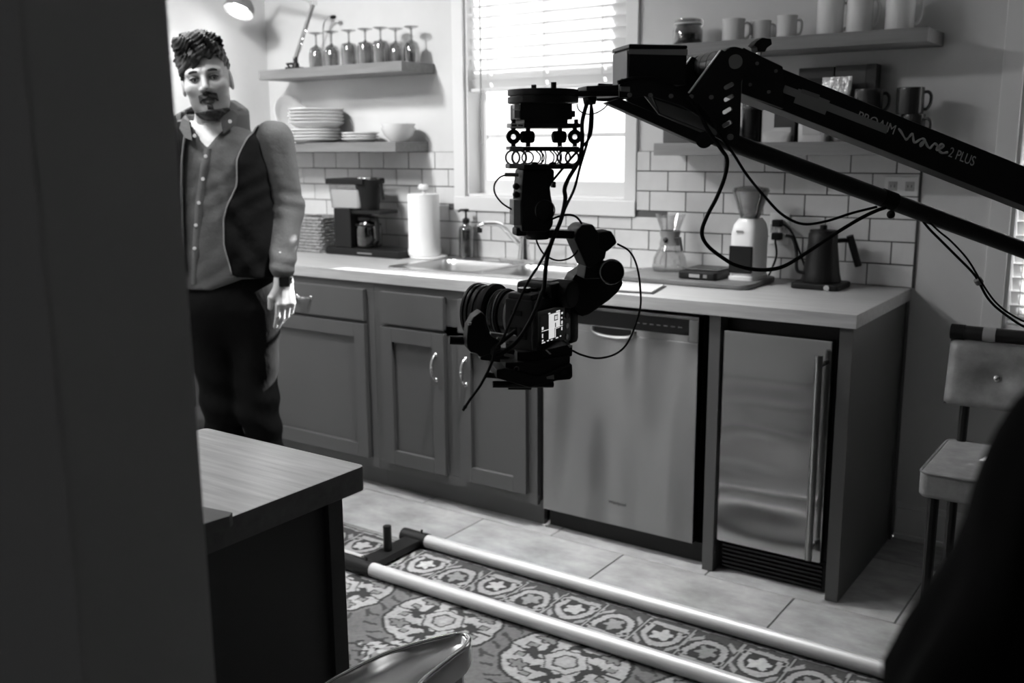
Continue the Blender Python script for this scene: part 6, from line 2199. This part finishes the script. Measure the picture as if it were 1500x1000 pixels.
def f_sleeve(X, Y, Z, s, grow=0.0):
    if s > 0: A, E_, Wp = (SHL[0], yS, SHL[1]), (ELB[0], yE, ELB[1]), (WL[0] - 0.002, WL[1] + 0.0, WL[2] + 0.035)
    else: A, E_, Wp = (SHR[0], yS, SHR[1]), (ELR[0], yE, ELR[1]), (WR[0], WR[1], WR[2] + 0.035)
    fold = 0.0022 * np.sin(Z * 70 + 40 * X + 2.5 * np.sin(Z * 31)) * np.clip((ELB[1] + 0.20 - Z) / 0.2, 0, 1) + 0.0018 * np.sin(X * 90 + 20 * Z)
    return sm(cap(X, Y, Z, A, E_, 0.066 + grow, 0.053 + grow), cap(X, Y, Z, E_, Wp, 0.053 + grow, 0.041 + grow), 0.03) - fold


def wr(X, Y, Z, s=1.0):
    return s * (0.0016 * np.sin(Z * 30 + 26 * X + 2.5 * np.sin(X * 24 + Z * 9)) + 0.0010 * np.sin(Z * 75 - 60 * X + 2 * np.sin(Z * 20)))


VPX = lambda Z: LX(301, 190)[0] + 0 * Z
ZV = LX(302, 216)[1]                    # bottom of the shirt's open neck


def f_shirt(X, Y, Z):
    d = f_torso(X, Y, Z) - wr(X, Y, Z)
    d = np.maximum(d, np.maximum(Z - ZNECK, ZHEM + 0.035 * np.clip((X - 0.0) / 0.1, 0, 1) - Z))
    for s in (1, -1): d = sm(d, f_sleeve(X, Y, Z, s), 0.025)
    vx = np.interp(Z, [LX(300, 216)[1], LX(300, 180)[1]], [LX(302, 216, -0.07)[0], LX(304, 180, -0.06)[0]])
    wv_ = np.clip((Z - ZV) / (ZNECK - ZV), 0, 2) * 0.085
    cut = np.maximum(np.abs(X - vx) - wv_, Y - 0.02)
    cut = np.maximum(cut, ZV - Z)
    d = np.maximum(d, -cut)
    neck = cap(X, Y, Z, NECKB + np.array([0, -0.01, 0.0]), NECKB + np.array([-0.01, -0.045, 0.12]), 0.066, 0.070)
    return np.maximum(d, -neck)


xmin, xmax = LX(170, 400)[0], LX(470, 400)[0]
Vs, Fs = surface_net(f_shirt, (xmin, -0.17, WL[2] - 0.04), (xmax, 0.22, ZNECK + 0.05), 0.0072)
Vs = relax(Vs, Fs, 1)
np_mesh('shirt', Vs, Fs, MT['shirt'], man, xf)


def f_tee(X, Y, Z):
    d = f_torso(X, Y, Z, -0.004)
    d = np.maximum(d, np.maximum(Z - LX(305, 179)[1] - 0.10 * np.abs(X - nx), LX(305, 250)[1] - Z))
    neck = cap(X, Y, Z, NECKB + np.array([0, -0.02, 0.0]), NECKB + np.array([-0.01, -0.06, 0.12]), 0.056, 0.062)
    return np.maximum(d, -neck)


Vt, Ft = surface_net(f_tee, (nx - 0.22, -0.16, LX(305, 252)[1]), (nx + 0.22, 0.2, LX(305, 160)[1]), 0.006)
np_mesh('undershirt', Vt, Ft, MT['tee'], man, xf)

# ---- open sleeveless vest
vz_px = [150, 171, 200, 231, 270, 300, 318, 356, 398, 410]
vr_px = [384, 373, 357, 346, 346, 333, 328, 329, 340, 362]
vl_px = [284, 276, 272, 270, 268, 268, 268, 268, 268, 268]
vz = [LX(320, y)[1] for y in vz_px]
vr = [LX(x, y, -0.08)[0] for x, y in zip(vr_px, vz_px)]
vl = [LX(x, y, -0.07)[0] for x, y in zip(vl_px, vz_px)]


def f_vest(X, Y, Z):
    d = f_torso(X, Y, Z, 0.016) - wr(X, Y, Z, 1.3)
    zl = LX(330, 398)[1] - 0.02 * np.clip((X + 0.0) / 0.2, 0, 1)
    d = np.maximum(d, np.maximum(Z - LX(300, 178)[1], zl - Z))
    # shoulders
    sh = cap(X, Y, Z, (nx + 0.045, 0.06, nz + 0.045), (SHL[0] - 0.055, 0.055, SHL[1] + 0.038), 0.052, 0.045)
    sh = np.minimum(sh, cap(X, Y, Z, (nx - 0.055, 0.06, nz + 0.045), (SHR[0] + 0.055, 0.055, SHR[1] + 0.038), 0.052, 0.045))
    d = sm(d, sh, 0.02)
    hole = cap(X, Y, Z, (SHL[0] + 0.030, 0.045, SHL[1] + 0.03), (SHL[0] + 0.075, 0.05, SHL[1] - 0.22), 0.078, 0.055)
    hole = np.minimum(hole, cap(X, Y, Z, (SHR[0] - 0.030, 0.045, SHR[1] + 0.03), (SHR[0] - 0.075, 0.05, SHR[1] - 0.22), 0.078, 0.055))
    d = np.maximum(d, -hole)
    R_, L_ = np.interp(Z, vz[::-1], vr[::-1]), np.interp(Z, vz[::-1], vl[::-1])
    op = np.maximum(np.maximum(X - R_, L_ - X), Y - 0.03 - 0.10 * np.clip((Z - nz + 0.03) / 0.05, 0, 1))
    d = np.maximum(d, -op)
    neck = cap(X, Y, Z, NECKB + np.array([0, -0.01, -0.02]), NECKB + np.array([-0.015, -0.03, 0.14]), 0.070, 0.074)
    return np.maximum(d, -neck)


Vv, Fv = surface_net(f_vest, (LX(200, 300)[0], -0.19, LX(330, 425)[1]), (LX(450, 300)[0], 0.24, LX(340, 130)[1]), 0.0062)
np_mesh('vest', Vv, Fv, MT['vest'], man, xf)


def f_hood(X, Y, Z):
    d = np.abs(np.sqrt(((X - nx) / 1.2) ** 2 + (Y - 0.06) ** 2) - 0.088 - 0.10 * np.clip(nz + 0.03 - Z, 0, 1)) - 0.013
    d = np.maximum(d, np.maximum(Z - LX(340, 152)[1] - 0.20 * (Y - 0.05) + 0.45 * np.clip(np.abs(X - nx) - 0.055, 0, 1), nz - 0.035 - Z))
    gap = np.maximum(np.abs(X - nx + 0.004) - 0.080, Y - 0.01)
    return np.maximum(d, -gap)


Vd, Fd = surface_net(f_hood, (nx - 0.16, -0.10, nz - 0.06), (nx + 0.16, 0.20, nz + 0.14), 0.005)
np_mesh('hood', relax(Vd, Fd, 1), Fd, MT['lining'], man, xf)


def march(fn, x, z, y0=-0.25, y1=0.1):
    ys = np.linspace(y0, y1, 400)
    v = fn(np.full(400, x), ys, np.full(400, z))
    k = np.argmax(v < 0)
    return float(ys[k]) if v[k] < 0 else None


# zip along the vest's front edge, lining turned out beside it
zp, lin = [], []
for i in range(31):
    z = vz[1] + (vz[-2] - vz[1]) * i / 30
    x = float(np.interp(z, vz[::-1], vr[::-1])) + 0.004
    y = march(f_vest, x, z)
    if y is not None: zp.append(man_w((x - 0.003, y - 0.001, z)))
MB().tube(zp, 0.0026, 6).build('zip', MT['mid_plastic'], man, smooth=None)
zp = []
for i in range(25):
    z = vz[1] + (vz[-2] - vz[1]) * i / 24
    x = float(np.interp(z, vz[::-1], vl[::-1])) - 0.004
    y = march(f_vest, x, z)
    if y is not None: zp.append(man_w((x + 0.003, y - 0.001, z)))
MB().tube(zp, 0.0045, 6).build('lining_edge', MT['lining'], man, smooth=None)

# shirt placket and buttons
pl = []
for i in range(24):
    py = 218 + (418 - 218) * i / 23
    px = np.interp(py, [218, 300, 420], [302.5, 291, 283])
    x, z = LX(px, py, -0.08)
    y = march(f_shirt, x, z)
    if y is not None: pl.append((x, y, z))
mb = MB()
va = [man_w((x - 0.013, y - 0.0012, z)) for (x, y, z) in pl] + [man_w((x + 0.013, y - 0.0022, z)) for (x, y, z) in pl]
va += [p + DH * 0.006 for p in va]
n = len(pl)
mb.add(va, [(i, i + 1, n + i + 1, n + i) for i in range(n - 1)] + [(2 * n + i, 3 * n + i, 3 * n + i + 1, 2 * n + i + 1) for i in range(n - 1)] + [(i, 2 * n + i, 2 * n + i + 1, i + 1) for i in range(n - 1)] + [(n + i, n + i + 1, 3 * n + i + 1, 3 * n + i) for i in range(n - 1)])
mb.build('placket', MT['shirt'], man, smooth=None)
for (px, py) in ((300.5, 229), (297, 262), (291.5, 297), (286.5, 330), (284.5, 364), (338.5, 178), (287, 199)):
    x, z = LX(px, py, -0.08)
    y = march(f_shirt, x, z) if py > 215 else -0.088
    y2 = march(f_vest, x, z)
    if py < 215 and y2 is not None: y = y2 - 0.006
    if y is None: y = -0.07
    p = man_w((x, y - 0.003, z))
    MB().cyl(p, p - DH * 0.0025, 0.0062, 14).build('button', MT['button'], man, bevel=0.001)
# shirt collar wings
for pts in (((322, 172), (338, 160), (346, 168), (342, 182), (328, 196)), ((286, 206), (274, 202), (262, 188), (266, 172), (279, 178))):
    P = []
    for (px, py) in pts:
        x, z = LX(px, py, -0.06)
        P.append(man_w((x, -0.068 + 0.55 * max(0, abs(x - nx) - 0.045) - 0.035 * max(0, (nz + 0.05 - z) / 0.1), z)))
    MB().prism(P, DH * 0.007).build('collar', MT['shirt'], man, bevel=0.002)

# ---- watch on the left wrist
wc = np.array(WL) + np.array([0.0, 0.0, -0.006])
dnv = man_w((math.sin(0.07), -0.1, -1)) - man_w((0, 0, 0))
wp = man_w(wc)
rgn = []
for i in range(24):
    a = 2 * math.pi * i / 24
    rgn.append(wp + RH * 0.031 * math.cos(a) + DH * 0.026 * math.sin(a))
mb = loft([[p + UP * dz for p in rgn] for dz in (-0.010, 0.010)])
wt = mb.build('watch_strap', MT['black_matte'], man, bevel=0.002)
fwd = (-DH * 0.95 + RH * 0.30).normalized()
sd = UP.cross(fwd).normalized()
c = wp + fwd * 0.026
MB().prism([c + sd * x + UP * z for (x, z) in rrect(-0.019, -0.019, 0.019, 0.019, 0.007)], fwd * 0.009).build('watch_case', MT['chrome'], wt, bevel=0.002)
MB().prism([c + fwd * 0.0088 + sd * x + UP * z for (x, z) in rrect(-0.0155, -0.0155, 0.0155, 0.0155, 0.005)], fwd * 0.0012).build('watch_face', MT['screen_black'], wt, bevel=0.0004)

# ---- jeans and shoes
hpx, hpz = LX(330, 430)
kx1, kz1 = LX(372, 560); kx2, kz2 = LX(318, 560)


def f_jeans(X, Y, Z):
    d = None
    hip = elp(X, Y, Z, (hpx, 0.05, hpz - 0.03), (0.170, 0.122, 0.16))
    for (hx0, kx, ax2, yk) in ((hpx + 0.078, kx1, LX(392, 640)[0], 0.03), (hpx - 0.078, kx2, LX(318, 640)[0], 0.05)):
        fold = 0.005 * np.sin(Z * 55 + 20 * X) * np.clip((0.75 - Z) / 0.3, 0, 1)
        leg = sm(cap(X, Y, Z, (hx0, 0.05, hpz - 0.06), (kx, yk, 0.50), 0.092, 0.070), cap(X, Y, Z, (kx, yk, 0.50), (ax2 + 0.01, 0.075, 0.06), 0.070, 0.056), 0.03) - fold
        d = leg if d is None else sm(d, leg, 0.02)
    d = sm(d, hip, 0.05)
    return np.maximum(d, np.maximum(Z - (ZHEM + 0.06), 0.03 - Z))


Vj, Fj = surface_net(f_jeans, (hpx - 0.26, -0.16, 0.0), (hpx + 0.26, 0.26, ZHEM + 0.10), 0.0085)
np_mesh('jeans', Vj, Fj, MT['jeans'], man, xf)
for ax2 in (LX(392, 640)[0] + 0.01, LX(318, 640)[0] + 0.01):
    def f_shoe(X, Y, Z):
        d = sm(cap(X, Y, Z, (ax2, 0.09, 0.05), (ax2 + 0.01, -0.11, 0.035), 0.045, 0.040), cap(X, Y, Z, (ax2, 0.08, 0.05), (ax2, 0.078, 0.10), 0.045, 0.042), 0.03)
        return np.maximum(d, -(Z - 0.001))
    Vx, Fx = surface_net(f_shoe, (ax2 - 0.09, -0.19, -0.01), (ax2 + 0.1, 0.17, 0.16), 0.007)
    np_mesh('shoe', Vx, Fx, MT['shoe'], man, xf)
